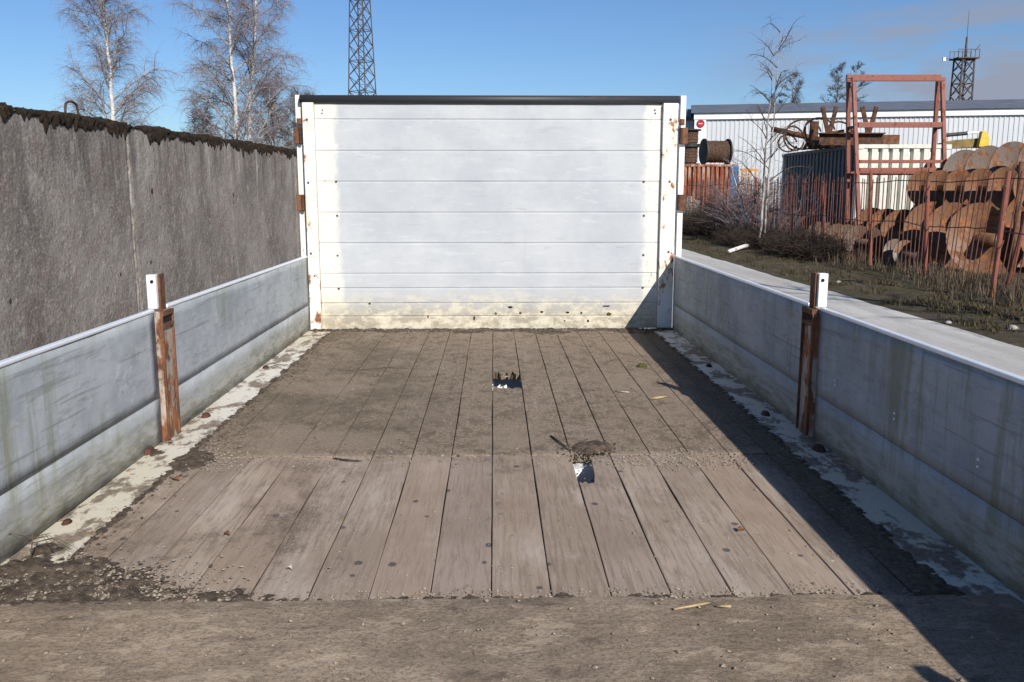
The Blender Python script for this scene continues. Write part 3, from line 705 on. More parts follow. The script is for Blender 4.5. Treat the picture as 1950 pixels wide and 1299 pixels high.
litter('wood_chip', 'pale yellow wood chip on the dirty planks beside the shadow edge', 'wood chip', L_((1239, 759), (1256, 757), (1270, 755), z=.006), [.004, .006, .004], 'straw')
litter('wood_chip', 'thin pale sliver of wood on the dirty planks left of the yellow chip', 'wood chip', L_((1172, 745), (1198, 747), z=.004), .003, 'dry_leaf')
litter('twig', 'thin dark line standing for a crack across the planks before the far left corner', 'twig', L_((645, 706), (690, 704), (735, 700), (775, 702)), [.0008, .0015, .0015, .0006], 'twig')  # thin tube added in place of a crack line in the planks
litter('twig', 'dark stick beside the broken plank hole', 'twig', L_((1049, 830), (1066, 842), (1084, 856), z=.006), [.003, .004, .003], 'twig')
litter('twig', 'curled twig at the joint of the plank lengths', 'twig', L_((635, 873), (660, 876), (690, 878)), [.002, .0035, .002], 'twig')
litter('twig', 'thin twig on the white edge rail in the far left', 'twig', L_((508, 700), (530, 694), (552, 696), z=.010), [.002, .0025, .001], 'twig')
p = gz(1222, 698, ZB + .004); rows = []
for i in range(6):
    t = i / 5; rr = .026 * math.cos(t * math.pi / 2)
    rows.append([(p.x + rr * math.cos(a) * (1 + .3 * fbm(a, t)), p.y + rr * .9 * math.sin(a) * (1 + .3 * fbm(a, t, 3)), ZB + .001 + .022 * math.sin(t * math.pi / 2)) for a in [2 * math.pi * k / 12 for k in range(13)]])
tag(MB().grid(rows).build('moss_clump', 'moss_green', None, smooth=True), 'small green clump of moss on the dirty planks', 'moss')
def leaf(px, py, s_, label, mat):
    p = gz(px, py, ZB + .004); a = rnd.uniform(-.5, .5); m = MB(); rows = []
    for i in range(7):
        t = i / 6 - .5; wd = .42 * s_ * math.cos(t * math.pi) ** .8 if abs(t) < .5 else 0
        rows.append([(p.x + t * s_ * math.cos(a) - v * wd * math.sin(a), p.y + t * s_ * math.sin(a) + v * wd * math.cos(a), p.z + .006 * abs(v) + .004 * math.cos(t * 4)) for v in (-1, -.4, 0, .4, 1)])
    o = m.grid(rows).build('fallen_leaf', mat, None, smooth=True, fix=False); md = o.modifiers.new('solid', 'SOLIDIFY'); md.thickness = .001
    tag(o, label, 'leaf')
leaf(551, 1084, .016, 'pale dry leaf on the light planks near the plywood sheet', 'dry_leaf')
leaf(432, 1019, .018, 'small brown leaf in the plank gap on the left', 'rust')
leaf(335, 914, .03, 'reddish brown leaf beside the gravel patch', 'rust')
leaf(1411, 1011, .022, 'brown leaf in the plank gap near the shadow edge', 'rust')
leaf(965, 720, .02, 'pale leaf caught in the torn edge of the far hole', 'dry_leaf')

# ------------------------------------------------------------------ concrete wall on the left
HW = .66
wa = CAM + ray(0, 205) * 1.0; d = ray(0, 205); A0 = CAM + d * (HW / d.z); d = ray(570, 290); A1 = CAM + d * (HW / d.z)
wd_ = (A1 - A0); wd_.z = 0; wu = wd_.normalized(); wn_ = Vector((wu.y, -wu.x, 0)); WZ = EYE + HW
if wn_.x < 0: wn_ = -wn_
def wall_s(px, py):            # distance along the wall for a photo point on its face
    d = ray(px, py); t = (A0 - CAM).dot(wn_) / d.dot(wn_); return (CAM + d * t - A0).dot(wu), (CAM + d * t).z
S0 = wall_s(250, 360)[0]; PLEN = 6.0
WT = thing('concrete_wall', Vector((A0.x, A0.y, 0)) + wu * S0, 'tall rough concrete panel wall with moss along its top', 'wall')
def wp(s_, z, off=0.0): p = A0 + wu * s_ + wn_ * off; return (p.x, p.y, z)
for k in (-1, 0, 1):
    s0, s1 = S0 + k * PLEN + .015, S0 + (k + 1) * PLEN - .015; m = MB(); rows = []
    ns, nz_ = 120, 34
    for i in range(ns + 1):
        s_ = s0 + (s1 - s0) * i / ns
        eg = .012 if i in (0, ns) else 0
        rows.append([wp(s_, .0 + WZ * j / nz_, -eg + .008 * fbm(s_ * 1.2, j * .12) + .004 * fbm(s_ * 9, j * .6)) for j in range(nz_ + 1)])
    m.grid(rows); m.grid([[wp(s0 + (s1 - s0) * i / ns, WZ, 0) for i in range(ns + 1)], [wp(s0 + (s1 - s0) * i / ns, WZ, -.22) for i in range(ns + 1)]])
    m.grid([[wp(s0, WZ, -.22), wp(s1, WZ, -.22)], [wp(s0, 0, -.22), wp(s1, 0, -.22)]]); m.grid([[wp(s1, WZ, 0), wp(s1, WZ, -.22)], [wp(s1, 0, 0), wp(s1, 0, -.22)]])
    m.build('concrete_panel', 'concrete', WT, smooth=False, fix=False)
rows = [[wp(S0 - .022 + .008 * fbm(z * 3, 1), z, -.03), wp(S0 - .013 + .016 * fbm(z * 4, 2), z, .003 + .006 * fbm(z * 6, 8)), wp(S0 + .013 + .016 * fbm(z * 5, 3), z, .003 + .006 * fbm(z * 7, 5)), wp(S0 + .024, z, -.03)] for z in [WZ * i / 60 for i in range(61)]]
MB().grid(rows).build('mortar_joint', 'mortar', WT, fix=False)
# moss: a thick uneven roll hanging over the edge
def mosspath():
    rows = []; s_ = S0 - PLEN
    while s_ < S0 + 2 * PLEN:
        gap = max(.12, min(1.0, .9 + 1.6 * fbm(s_ * 1.9, 31) + .5 * fbm(s_ * 7, 12)))
        th = (.036 + .026 * fbm(s_ * 2.1, 1) + .024 * fbm(s_ * 11, 2)) * gap + .003
        dr = max(.004, (.085 + .06 * fbm(s_ * 1.7, 5) + .08 * fbm(s_ * 9, 6) + .09 * fbm(s_ * 22, 7))) * gap
        row = []
        prof = [(-.24, -.04), (-.20, th * .7), (-.12, th), (-.05, th * 1.05), (.0, th * .85), (.035 * gap, th * .4), (.030 * gap, -.01), (.026 * gap, -dr * .4), (.018 * gap, -dr * .75), (.010, -dr), (-.01, -dr - .01)]
        for q, (o_, zz) in enumerate(prof):
            j = .014 * fbm(s_ * 16, q * .9) + .016 * fbm(s_ * 45, q * 2.1) if 0 < q < 9 else 0
            row.append(wp(s_, WZ + zz + j, o_ + j * .8))
        rows.append(row); s_ += .014
    return rows
mo = MB().grid(mosspath()).build('moss', 'moss_brown', WT, smooth=True, fix=False); mo['kind'] = 'stuff'
# lifting loop standing on the wall
s1_, _ = wall_s(143, 200); s2_, _ = wall_s(168, 205); c_ = (s1_ + s2_) / 2; hw = (s2_ - s1_) / 2
pts = [wp(c_ - hw, WZ - .02, -.1), wp(c_ - hw * .95, WZ + .10, -.1)] + [wp(c_ - hw * .9 * math.cos(a), WZ + .12 + .05 * math.sin(a), -.1) for a in [math.pi * i / 8 for i in range(1, 8)]] + [wp(c_ + hw * .95, WZ + .08, -.1), wp(c_ + hw * 1.1, WZ - .02, -.1)]
MB().tube(pts, .012, 8).build('lifting_loop', 'dark_rust', WT, smooth=True)

# ------------------------------------------------------------------ bare trees
def grow(seed, base, height, r0, lean=(0, 0), spread=1.0, droop=.8, nb=26, first=.25, twigs=9, forks=None, bend=.25, sub=6, tw=.004, upang=.9):
    rr = random.Random(seed); base = Vector(base); trunk = MB(); limb = MB(); twig = MB()
    n_ = 16; pts = []; rad = []
    ox = oy = 0
    for i in range(n_ + 1):
        t = i / n_; ox += rr.gauss(0, bend * height * .012); oy += rr.gauss(0, bend * height * .012)
        pts.append(base + Vector((lean[0] * t * height + ox, lean[1] * t * height + oy, t * height - (.1 if i == 0 else 0)))); rad.append(r0 * (1 - t) ** .85 + min(.006, r0 * .05))
    trunk.tube(pts, rad, 8)
    def twigset(path, cnt, ln):
        for _ in range(cnt):
            f = rr.uniform(.12, 1) * (len(path) - 1); i = min(int(f), len(path) - 2); p = path[i].lerp(path[i + 1], f - i)
            dr = (path[i + 1] - path[i]).normalized(); sd = Vector((rr.gauss(0, 1), rr.gauss(0, 1), rr.gauss(.1, .6))).normalized()
            dr = (dr * .6 + sd * .8).normalized(); q = [p]; l_ = ln * rr.uniform(.45, 1.2); c = p.copy(); k_ = 4
            for s_ in range(k_):
                dr = (dr + Vector((rr.gauss(0, .1), rr.gauss(0, .1), -.30 * droop))).normalized(); c = c + dr * l_ / k_; q.append(c.copy())
            twig.tube(q, [tw, tw * .85, tw * .7, tw * .55, tw * .3], 3, False)
            if rr.random() < .75:
                for _2 in range(2):
                    i2 = rr.randint(0, 2); p2 = q[i2].lerp(q[i2 + 1], rr.random()); d2 = ((q[i2 + 1] - q[i2]).normalized() + Vector((rr.gauss(0, .6), rr.gauss(0, .6), rr.gauss(-.1 * droop, .4)))).normalized()
                    e1 = p2 + d2 * l_ * .25; e2 = e1 + (d2 + Vector((0, 0, -.4 * droop))).normalized() * l_ * .25
                    twig.tube([p2, e1, e2], [tw * .6, tw * .5, tw * .3], 3, False)
    for b in range(nb):
        t = first + (1 - first) * (b + rr.random()) / nb; t = min(t, .985); f = t * n_; i = min(int(f), n_ - 1); p = pts[i].lerp(pts[i + 1], f - i)
        az = b * 2.4 + rr.uniform(-.6, .6); ln = height * .36 * spread * (1 - t * .72) * rr.uniform(.65, 1.15) * (1 if t > first + .1 else .8)
        el = upang * rr.uniform(.75, 1.2); d_ = Vector((math.cos(az) * math.cos(el), math.sin(az) * math.cos(el), math.sin(el))); q = [p]; c = p.copy(); k_ = 7; rb = max(.012, rad[i] * .45)
        for s_ in range(k_):
            d_ = (d_ + Vector((rr.gauss(0, .09), rr.gauss(0, .09), -.10 * droop * (s_ / k_) * 2.2))).normalized(); c = c + d_ * ln / k_; q.append(c.copy())
        limb.tube(q, [rb * (1 - .85 * s_ / k_) + .003 for s_ in range(k_ + 1)], 5, False)
        twigset(q, twigs, ln * .35 + .25)
        for s2 in range(sub):
            f2 = rr.uniform(.2, .95) * k_; i2 = min(int(f2), k_ - 1); p2 = q[i2].lerp(q[i2 + 1], f2 - i2)
            d2 = ((q[i2 + 1] - q[i2]).normalized() + Vector((rr.gauss(0, .55), rr.gauss(0, .55), rr.gauss(.15, .35)))).normalized(); q2 = [p2]; c2 = p2.copy(); l2 = ln * rr.uniform(.25, .5)
            for s_ in range(5):
                d2 = (d2 + Vector((rr.gauss(0, .1), rr.gauss(0, .1), -.14 * droop))).normalized(); c2 = c2 + d2 * l2 / 5; q2.append(c2.copy())
            limb.tube(q2, [rb * .42 * (1 - .8 * s_ / 5) + .002 for s_ in range(6)], 4, False)
            twigset(q2, twigs, ln * .22 + .22)
    return trunk, limb, twig
def tree(name, label, seed, base, height, r0, mats, group=None, **kw):
    t_, l_, w_ = grow(seed, base, height, r0, **kw); o = thing(name, base, label, 'tree', group)
    t_.build('trunk', mats[0], o, smooth=True, fix=False); l_.build('limbs', mats[1], o, smooth=True, fix=False)['kind'] = 'stuff'; w_.build('twigs', mats[2], o, fix=False)['kind'] = 'stuff'
    return o
def at_y(px, Y, z=0.0): p = gy(px, HY, Y); return Vector((p.x, Y, z))
BM = ('birch_bark', 'birch_limb', 'birch_twig')
tree('birch_tree', 'bare birch with one straight white trunk standing alone behind the wall', 11, at_y(232, 40), 13.2, .125, BM, lean=(-.030, 0), spread=.78, nb=46, first=.15, twigs=16, sub=9, droop=.85, tw=.0040, upang=.98)
tree('birch_tree', 'bare birch with upright trunk, left one of the close pair', 23, at_y(452, 41), 14.0, .12, BM, lean=(.004, 0), spread=.82, nb=42, first=.13, twigs=15, sub=9, droop=.8, tw=.0040)
tree('birch_tree', 'bare birch with trunk leaning right, right one of the close pair', 37, at_y(472, 42.5), 14.2, .12, BM, lean=(.085, 0), spread=.82, nb=42, first=.13, twigs=15, sub=9, droop=.9, tw=.0040)
for i, (px, Y, h_, lb) in enumerate(((522, 52, 7.2, 'dense bare bush-like tree just right of the birch pair'), (575, 55, 7.0, 'dense bare tree beside the headboard corner'), (395, 50, 5.6, 'low bare tree behind the birch pair, left side'), (622, 60, 6.6, 'pale bare treetop left of the lattice mast'))):
    tree('bare_tree', lb, 51 + i, at_y(px, Y), h_, .10, ('dark_twig', 'dark_twig', 'dark_twig'), spread=1.25, nb=30, first=.12, twigs=9, sub=7, droop=.1, tw=.0085, upang=1.0)
yb = 22.4
tree('birch_sapling', 'thin pale birch sapling by the fence, upright one of two', 71, at_y(1448, yb), 5.0, .036, ('birch_limb', 'dark_twig', 'dark_twig'), lean=(.002, 0), spread=.95, nb=15, first=.22, twigs=3, sub=2, droop=.5, tw=.0034, upang=.85)
tree('birch_sapling', 'thin pale birch sapling by the fence with bent top', 79, at_y(1458, yb + .5), 5.7, .034, ('birch_limb', 'dark_twig', 'dark_twig'), lean=(.026, 0), spread=.95, nb=13, first=.26, twigs=3, sub=2, droop=1.1, tw=.0034, upang=.8)
tree('bare_sapling', 'small leaning pale sapling in front of the rusty red container', 83, at_y(1437, 24.5), 2.3, .03, BM, lean=(-.32, 0), spread=.7, nb=10, first=.3, twigs=4, sub=2, droop=.3, tw=.004)
for i, (px, Y, h_, lb) in enumerate(((1585, 110, 16.2, 'bare alder rising behind the hall roof, taller one'), (1616, 112, 16.4, 'bare alder beside the rusty frame, behind the hall roof'), (1497, 112, 15.2, 'bare tree above the hall roof near the saplings'), (1470, 115, 13.2, 'low bare treetop just above the hall roof'))):
    tree('bare_tree', lb, 91 + i, at_y(px, Y), h_, .2, ('dark_twig', 'dark_twig', 'dark_twig'), spread=.72, nb=30, first=.30, twigs=8, sub=6, droop=.0, tw=.014, upang=.7)
tree('birch_tree', 'young bare birch by the road whose shadow falls across it', 131, (8.4, 4.6, 0), 8.0, .11, BM, spread=.8, nb=22, first=.2, twigs=3, sub=3, droop=.6, tw=.006)

# ------------------------------------------------------------------ lattice towers
def lattice(name, label, px, Y, w0, w1, h_, nbay, rot=.5, leg=.07, br=.035):
    c = gy(px, 140, Y); c.z = 0; o = thing(name, c, label, 'tower')
    def cor(k, t): 
        w_ = (w0 + (w1 - w0) * t) / 2 * 1.414; a = rot + k * math.pi / 2; return c + Vector((w_ * math.cos(a), w_ * math.sin(a), t * h_))
    for k in range(4): MB().bar(cor(k, 0), cor(k, 1), leg).build('leg', 'tower_steel', o)
    for k in range(4):
        m = MB()
        for b in range(nbay):
            t0, t1 = b / nbay, (b + 1) / nbay
            m.bar(cor(k, t0), cor((k + 1) % 4, t1), br); m.bar(cor((k + 1) % 4, t0), cor(k, t1), br * .97)
            if b % 2 == 0: m.bar(cor(k, t0), cor((k + 1) % 4, t0), br)
        m.build('bracing', 'tower_steel', o)
    return o, cor, c
o, cor, c = lattice('lattice_mast', 'tall dark steel lattice mast with ladder behind the headboard', 689, 68, 1.95, .55, 24, 22, .35, .075, .042)
m = MB()
for s_ in (-.2, .2): m.bar(c + Vector((s_, .1, 0)), c + Vector((s_, .1, 22)), .035)
for i in range(56): m.bar(c + Vector((-.2, .1, .4 + i * .385)), c + Vector((.2, .1, .4 + i * .385)), .03)
m.build('ladder', 'tower_steel', o)
HT = gy(1835, 113, 108).z
o, cor, c = lattice('lighting_tower', 'dark lattice tower with railed platform and aerial above the hall', 1834, 108, 2.0, 1.55, HT, 12, .95, .16, .085)
MB().box(c + Vector((0, 0, HT + .05)), (2.6, 2.2, .14)).build('platform', 'tower_steel', o)
for s_ in (-1.0, 1.0):
    m = MB().bar(c + Vector((-1.3, s_, HT + 1.0)), c + Vector((1.3, s_, HT + 1.0)), .06)
    for i in range(6): m.bar(c + Vector((-1.25 + i * .5, s_, HT + .1)), c + Vector((-1.25 + i * .5, s_, HT + 1.0)), .05)
    m.build('railing', 'tower_steel', o)
MB().tube([c + Vector((.1, 0, HT)), c + Vector((.1, 0, HT + 2.5)), c + Vector((.12, 0, HT + 2.6)), c + Vector((.1, 0, HT + 5.6))], [.16, .12, .04, .02], 6).build('aerial', 'tower_steel', o)
MB().bar(c + Vector((1.2, 0, HT + 1.0)), c + Vector((1.8, 0, HT + 1.7)), .06).build('bracket', 'tower_steel', o)
m = MB(); m.bar(c + Vector((-1.3, 0, HT + .05)), c + Vector((-2.3, 0, HT + .05)), .06); bk = m.build('lamp_arm', 'tower_steel', o); MB().box(c + Vector((-2.45, -.05, HT - .02)), (.3, .25, .4)).build('floodlight', 'white_paint', bk)

# ------------------------------------------------------------------ the hall behind
PA = gy(1323, 217, 78.0); PB = gy(1950, 206, 72.5)
hu = Vector((PB.x - PA.x, PB.y - PA.y, 0)); ln_vis = hu.length; hu.normalize(); hn = Vector((hu.y, -hu.x, 0))
if hn.y > 0: hn = -hn
HZ = (PA.z + PB.z) / 2
HA = thing('industrial_hall', (PA.x, PA.y, 0), 'long pale ribbed metal hall with white eaves strip and dark roof', 'building')
def hp(s_, d_, z): p = Vector((PA.x, PA.y, 0)) + hu * s_ - hn * d_; return (p.x, p.y, z)
def ribs(s0, s1, d_, z0, z1, name='wall_cladding'):
    m = MB(); A_ = []; B_ = []; s_ = s0
    while s_ < s1:
        for o_, q in ((0, 0), (.10, 0), (.13, .045), (.25, .045), (.28, 0)):
            if s_ + o_ <= s1: A_.append(hp(s_ + o_, d_ - q, z0)); B_.append(hp(s_ + o_, d_ - q, z1))
        s_ += .38
    m.grid([A_, B_]); return m.build(name, 'hall_cladding', HA, fix=False)
ribs(1.0, 62, .12, 0, HZ - .5); ribs(-14, -.02, 4.0, 0, HZ - .25)
MB().prism([(0, 0), (.95, 0), (.95, HZ), (0, HZ)], 1, 0, .01) if False else None
def hbox(s0, s1, d0, d1, z0, z1, name, mat):
    m = MB(); P_ = [hp(s, d_, z) for s in (s0, s1) for d_ in (d0, d1) for z in (z0, z1)]; m.v = P_
    m.f = [(0, 1, 3, 2), (4, 6, 7, 5), (0, 4, 5, 1), (2, 3, 7, 6), (0, 2, 6, 4), (1, 5, 7, 3)]; return m.build(name, mat, HA)
pil = hbox(.0, .98, -.06, .3, 0, HZ - .02, 'corner_pilaster', 'hall_trim')
hbox(-.05, 62, -.12, .25, HZ - .5, HZ + .02, 'eaves_strip', 'hall_trim'); hbox(-14, .0, 3.8, 4.2, HZ - .28, HZ - .02, 'eaves_strip', 'hall_roof')
hbox(-.02, .0, .3, 4.0, 0, HZ - .05, 'return_wall', 'hall_roof')
m = MB(); m.grid([[hp(-.3, -.3, HZ + .02), hp(62, -.3, HZ + .02)], [hp(-.3, 14, HZ + 2.0), hp(62, 14, HZ + 2.0)], [hp(-.3, 28, HZ + .02), hp(62, 28, HZ + .02)]])
m.build('roof', 'hall_roof', HA, fix=False)
m = MB(); m.grid([[hp(-14, 3.6, HZ - .02), hp(-.3, 3.6, HZ - .02)], [hp(-14, 14, HZ + 1.6), hp(-.3, 14, HZ + 1.6)], [hp(-14, 28, HZ), hp(-.3, 28, HZ)]])
m.build('roof', 'hall_roof', HA, fix=False)
# round sign: ring, disc and a pale band of lettering
sc_ = Vector(hp(.52, -.07, 1.48 + (HY - 240.5) * 78 / FPX))
def disc(r_, d_, name, mat, par): 
    m = MB(); m.tube([sc_ + hn * d_, sc_ + hn * (d_ + .03)], r_, 24); return m.build(name, mat, par)
dsc = disc(.34, 0, 'round_sign', 'dark_steel', pil); disc(.285, .035, 'sign_face', 'logo_red', pil)
MB().box(sc_ + hn * .075, (.34, .03, .05), Matrix.Rotation(math.atan2(hu.y, hu.x), 3, 'Z')).build('sign_band', 'hall_trim', pil)

# ------------------------------------------------------------------ containers
def container(name, label, x0, y0, wx, ly, z0, h_, mat_end, mat_side, npitch, mat_post):
    o = thing(name, (x0 + wx / 2, y0 + ly / 2, 0), label, 'container')
    for x in (x0 + .06, x0 + wx - .06):
        for y in (y0 + .06, y0 + ly - .06):
            MB().box((x, y, z0 + h_ / 2), (.12, .12, h_ - .02)).build('corner_post', mat_post, o, bevel=.01)
            for z in (z0 + .06, z0 + h_ - .06): MB().box((x, y, z), (.17, .17, .12)).build('corner_casting', mat_post, o, bevel=.01)
    for z in (z0 + .07, z0 + h_ - .05):
        for y in (y0 + .05, y0 + ly - .05): MB().box((x0 + wx / 2, y, z), (wx - .18, .09, .10)).build('end_rail', mat_post, o, bevel=.008)
        for x in (x0 + .05, x0 + wx - .05): MB().box((x, y0 + ly / 2, z), (.09, ly - .18, .10)).build('side_rail', mat_side, o, bevel=.008)
    def corr(along, fixed, a0, a1, sgn, mat, nm, pitch, dp=.05):
        A_ = []; B_ = []; s_ = a0
        while s_ < a1 - .001:
            for f_, q in ((0, 0), (.56, 0), (.64, dp), (.92, dp)):
                t = min(s_ + f_ * pitch, a1); P_ = (t, fixed + sgn * q) if along == 0 else (fixed + sgn * q, t)
                A_.append((*P_, z0 + .1)); B_.append((*P_, z0 + h_ - .09))
            s_ += pitch
        m = MB(); m.grid([A_, B_]); m.build(nm, mat, o, fix=False)
    corr(0, y0 + .03, x0 + .12, x0 + wx - .12, 1, mat_end, 'end_wall', (wx - .24) / npitch, .11); corr(0, y0 + ly - .03, x0 + .12, x0 + wx - .12, -1, mat_end, 'end_wall', .28)
    corr(1, x0 + .03, y0 + .12, y0 + ly - .12, 1, mat_side, 'side_wall', .28); corr(1, x0 + wx - .03, y0 + .12, y0 + ly - .12, -1, mat_side, 'side_wall', .28)
    MB().box((x0 + wx / 2, y0 + ly / 2, z0 + h_ - .06), (wx - .1, ly - .1, .02)).build('roof_sheet', mat_side, o)
    MB().box((x0 + wx / 2, y0 + ly / 2, z0 + .06), (wx - .1, ly - .1, .08)).build('floor_frame', mat_side, o)
    for y in (y0 + .3, y0 + ly - .3): MB().box((x0 + wx / 2, y, z0 / 2), (wx, .25, z0 + .02)).build('timber_bearer', 'twig', o)
    return o
cA = gy(1634, 275, 23.3); CZ0 = .14; CTOP = cA.z
container('shipping_container', 'white ended shipping container with dark side and scrap on its roof', cA.x, 23.3, 2.44, 6.06, CZ0, CTOP - CZ0, 'white_container', 'dark_container', 8, 'white_container')
cB = gy(1298, 313, 39.5); BTOP = cB.z
container('shipping_container', 'rusty red shipping container carrying cable drums', cB.x, 39.5, 2.48, 6.06, .12, BTOP - .12, 'red_container', 'red_container', 11, 'red_container')

# cable drums
def drum(name, label, c, axis, R_, wd, core, mat_w='cable_brown', up=False):
    o = thing(name, c - Vector((0, 0, R_ if not up else wd / 2)), label, 'cable drum'); ax = Vector(axis).normalized()
    for s_ in (-1, 1): MB().tube([c + ax * s_ * wd / 2, c + ax * s_ * (wd / 2 - .06)], R_, 28).build('flange', 'dark_steel', o)
    pts = []; rd = []; nt_ = 15
    u = ax.orthogonal().normalized(); v = ax.cross(u); turns = int((wd - .16) / .062); tt = turns * 14
    for i in range(tt + 1):
        a = 2 * math.pi * i / 14; t = i / tt; rr_ = core * (1 + .05 * fbm(t * 9, 3)) ; pts.append(c + ax * (-wd / 2 + .09 + (wd - .18) * t) + (u * math.cos(a) + v * math.sin(a)) * rr_)
    MB().tube(pts, .034, 5).build('winding', mat_w, o, smooth=True)
    MB().tube([c - ax * (wd / 2 - .07), c + ax * (wd / 2 - .07)], core - .02, 20).build('core', 'cable_brown', o)
    return o
p1 = gy(1363, 285, 40.4); drum('cable_drum', 'cable drum on its rim wound with brown wire rope', Vector((p1.x, 40.4, BTOP + .58)), (1, .12, 0), .58, 1.18, .46)
p2 = gy(1310, 285, 40.3)
drum('cable_drum', 'cable drum lying flat, lower of the two stacked', Vector((p2.x, 40.3, BTOP + .42)), (0, 0, 1), .55, .84, .42, up=True)
drum('cable_drum', 'cable drum lying flat, upper of the two stacked', Vector((p2.x + .04, 40.3, BTOP + .84 + .36)), (0, 0, 1), .52, .70, .38, up=True)

# scrap on the dark container's roof
def scrap(name, label, cat, m, mat, **kw): return tag(m.build(name, mat, None, **kw), label, cat)
for i, (px, Y) in enumerate(((1579, 25.0), (1655, 24.2))):
    b = gy(px, 240, Y); zz = CTOP + .42; k = gy(px, 203, Y).z
    o = thing('forked_bracket', (b.x, Y, zz - .02), ('rusty V shaped bracket standing among the bent pipes', 'rusty V shaped bracket behind the red A-frame')[i], 'bracket')
    MB().bar((b.x, Y, CTOP + .30), (b.x - .22, Y, k), .11, .05, (0, 1, 0)).build('arm', 'dark_rust', o); MB().bar((b.x + .02, Y + .05, CTOP + .30), (b.x + .19, Y + .05, k), .11, .05, (0, 1, 0)).build('arm', 'dark_rust', o)
p = gy(1560, 262, 24.0); q = gy(1682, 262, 24.0)
beam = MB()
for dz in (0, .30): beam.box(((p.x + q.x) / 2, 24.0, CTOP + .02 + dz), (q.x - p.x, .30, .03))
beam.box(((p.x + q.x) / 2, 24.0, CTOP + .17), (q.x - p.x, .03, .27)); scrap('steel_beam', 'dark rusty steel beam lying across the container roof', 'beam', beam, 'dark_rust')
p = gy(1675, 260, 24.3); q = gy(1709, 260, 24.3); bz = MB()
bz.box(((p.x + q.x) / 2 + .02, 24.45, CTOP + .01), (q.x - p.x, .5, .02)); bz.box(((p.x + q.x) / 2 + .02, 24.21, CTOP + .16), (q.x - p.x, .02, .28)); bz.box(((p.x + q.x) / 2 + .02, 24.69, CTOP + .16), (q.x - p.x, .02, .28)); bz.box((p.x + .03, 24.45, CTOP + .16), (.02, .46, .28)); bz.box((q.x + .01, 24.45, CTOP + .16), (.02, .46, .28))
scrap('steel_box', 'open rusty sheet steel box at the end of the beam', 'box', bz, 'rust')
p = gy(1471, 246, 28.6); q = gy(1545, 262, 27.6); scrap('steel_pipe', 'rusty pipe sticking out over the container roof edge', 'pipe', MB().tube([(p.x, 28.6, p.z), (q.x + .3, 27.4, q.z - .1)], .085, 10), 'rust', smooth=True)
hoops = ((1512, 262, 27.5, .42, .5), (1530, 250, 26.8, .50, -.4), (1545, 258, 26.5, .46, .9), (1600, 245, 25.6, .42, .2), (1622, 240, 25.2, .38, 1.2), (1560, 250, 26.2, .5, -.9), (1500, 268, 28.2, .3, .1))
hl = ('large rusty hoop leaning beside the pipe', 'tall rusty hoop in the middle of the scrap heap', 'rusty hoop turned sideways beside the tall hoop', 'rusty hoop behind the steel beam', 'narrow rusty hoop next to the red A-frame leg', 'wide tilted rusty hoop before the V bracket', 'small rusty hoop at the left end of the scrap')
for (px, py, Y, r_, tw_), lb in zip(hoops, hl):
    c = gy(px, py, Y); c.z = CTOP + r_ * .93; u = Vector((math.cos(tw_), math.sin(tw_), .15)).normalized(); v = Vector((-.2, .25, 1)).normalized()
    pts = [c + u * r_ * math.cos(a) + v * r_ * math.sin(a) * .9 for a in [2 * math.pi * i / 26 for i in range(25)]]
    scrap('rusty_hoop', lb, 'hoop', MB().tube(pts, .028, 6), 'dark_rust', smooth=True)
rs = random.Random(5)
for i, lb in enumerate(('stub of rusty pipe standing upright in the scrap heap', 'short rusty bar leaning on the upright stub', 'bent dark bar across the scrap heap', 'thick rusty shaft lying low in the scrap heap')):
    b = gy(1548 + i * 9, 270, 26.0); b.z = CTOP
    pts = ([(b.x, 26, CTOP - .01), (b.x + .02, 26, CTOP + .78)], [(b.x - .35, 26.1, CTOP), (b.x - .02, 26.05, CTOP + .7)], [(b.x - .5, 25.7, CTOP + .05), (b.x, 25.8, CTOP + .42), (b.x + .5, 25.7, CTOP + .5)], [(b.x - .6, 25.5, CTOP + .11), (b.x + .5, 25.4, CTOP + .11)])[i]
    scrap(('steel_stub', 'steel_bar', 'steel_bar', 'steel_shaft')[i], lb, 'scrap', MB().tube(pts, (.13, .05, .045, .12)[i], 9), 'dark_rust', smooth=True)

# A-frame rack
YA = 21.0
AF = thing('a_frame_rack', at_y(1705, YA), 'tall red oxide A-frame rack of square tube before the white container', 'rack')
def af(px, py, Y): return gy(px, py, Y)
for nm, tl, tr, bl, br_, Yt, Yb in (('front_frame', (1626, 151), (1795, 151), (1634, 377), (1800, 373), YA - .10, YA - .32), ('rear_frame', (1616, 146), (1787, 146), (1614, 398), (1772, 373), YA + .10, YA + .34)):
    a, b = af(*tl, Yt), af(*tr, Yt); c, d = af(*bl, Yb), af(*br_, Yb)
    e1 = a + (c - a) * ((a.z) / (a.z - c.z)); e2 = b + (d - b) * ((b.z) / (b.z - d.z))
    fr_ = MB().bar(a - Vector((.05, 0, 0)), b + Vector((.05, 0, 0)), .085).build(nm, 'red_oxide', AF, bevel=.006)
    MB().bar(a - Vector((0, 0, .052)), e1, .085).build('upright', 'red_oxide', fr_, bevel=.006); MB().bar(b - Vector((0, 0, .052)), e2, .085).build('upright', 'red_oxide', fr_, bevel=.006)
    if nm == 'front_frame':
        for py, th in ((238, .12), (308, .075), (324, .10)):
            z = gy(1700, py, YA - .2).z; t = (a.z - z) / a.z; p = a.lerp(e1, t); q = b.lerp(e2, t); MB().bar(p + Vector((.053, 0, 0)), q - Vector((.053, 0, 0)), .09, th).build('crossbar', 'red_oxide', fr_, bevel=.006)
    else:
        z = gy(1700, 330, YA).z; t = (a.z - z) / a.z; MB().bar(a.lerp(e1, t) + Vector((.053, 0, 0)), b.lerp(e2, t) - Vector((.053, 0, 0)), .08).build('crossbar', 'red_oxide', fr_, bevel=.006)
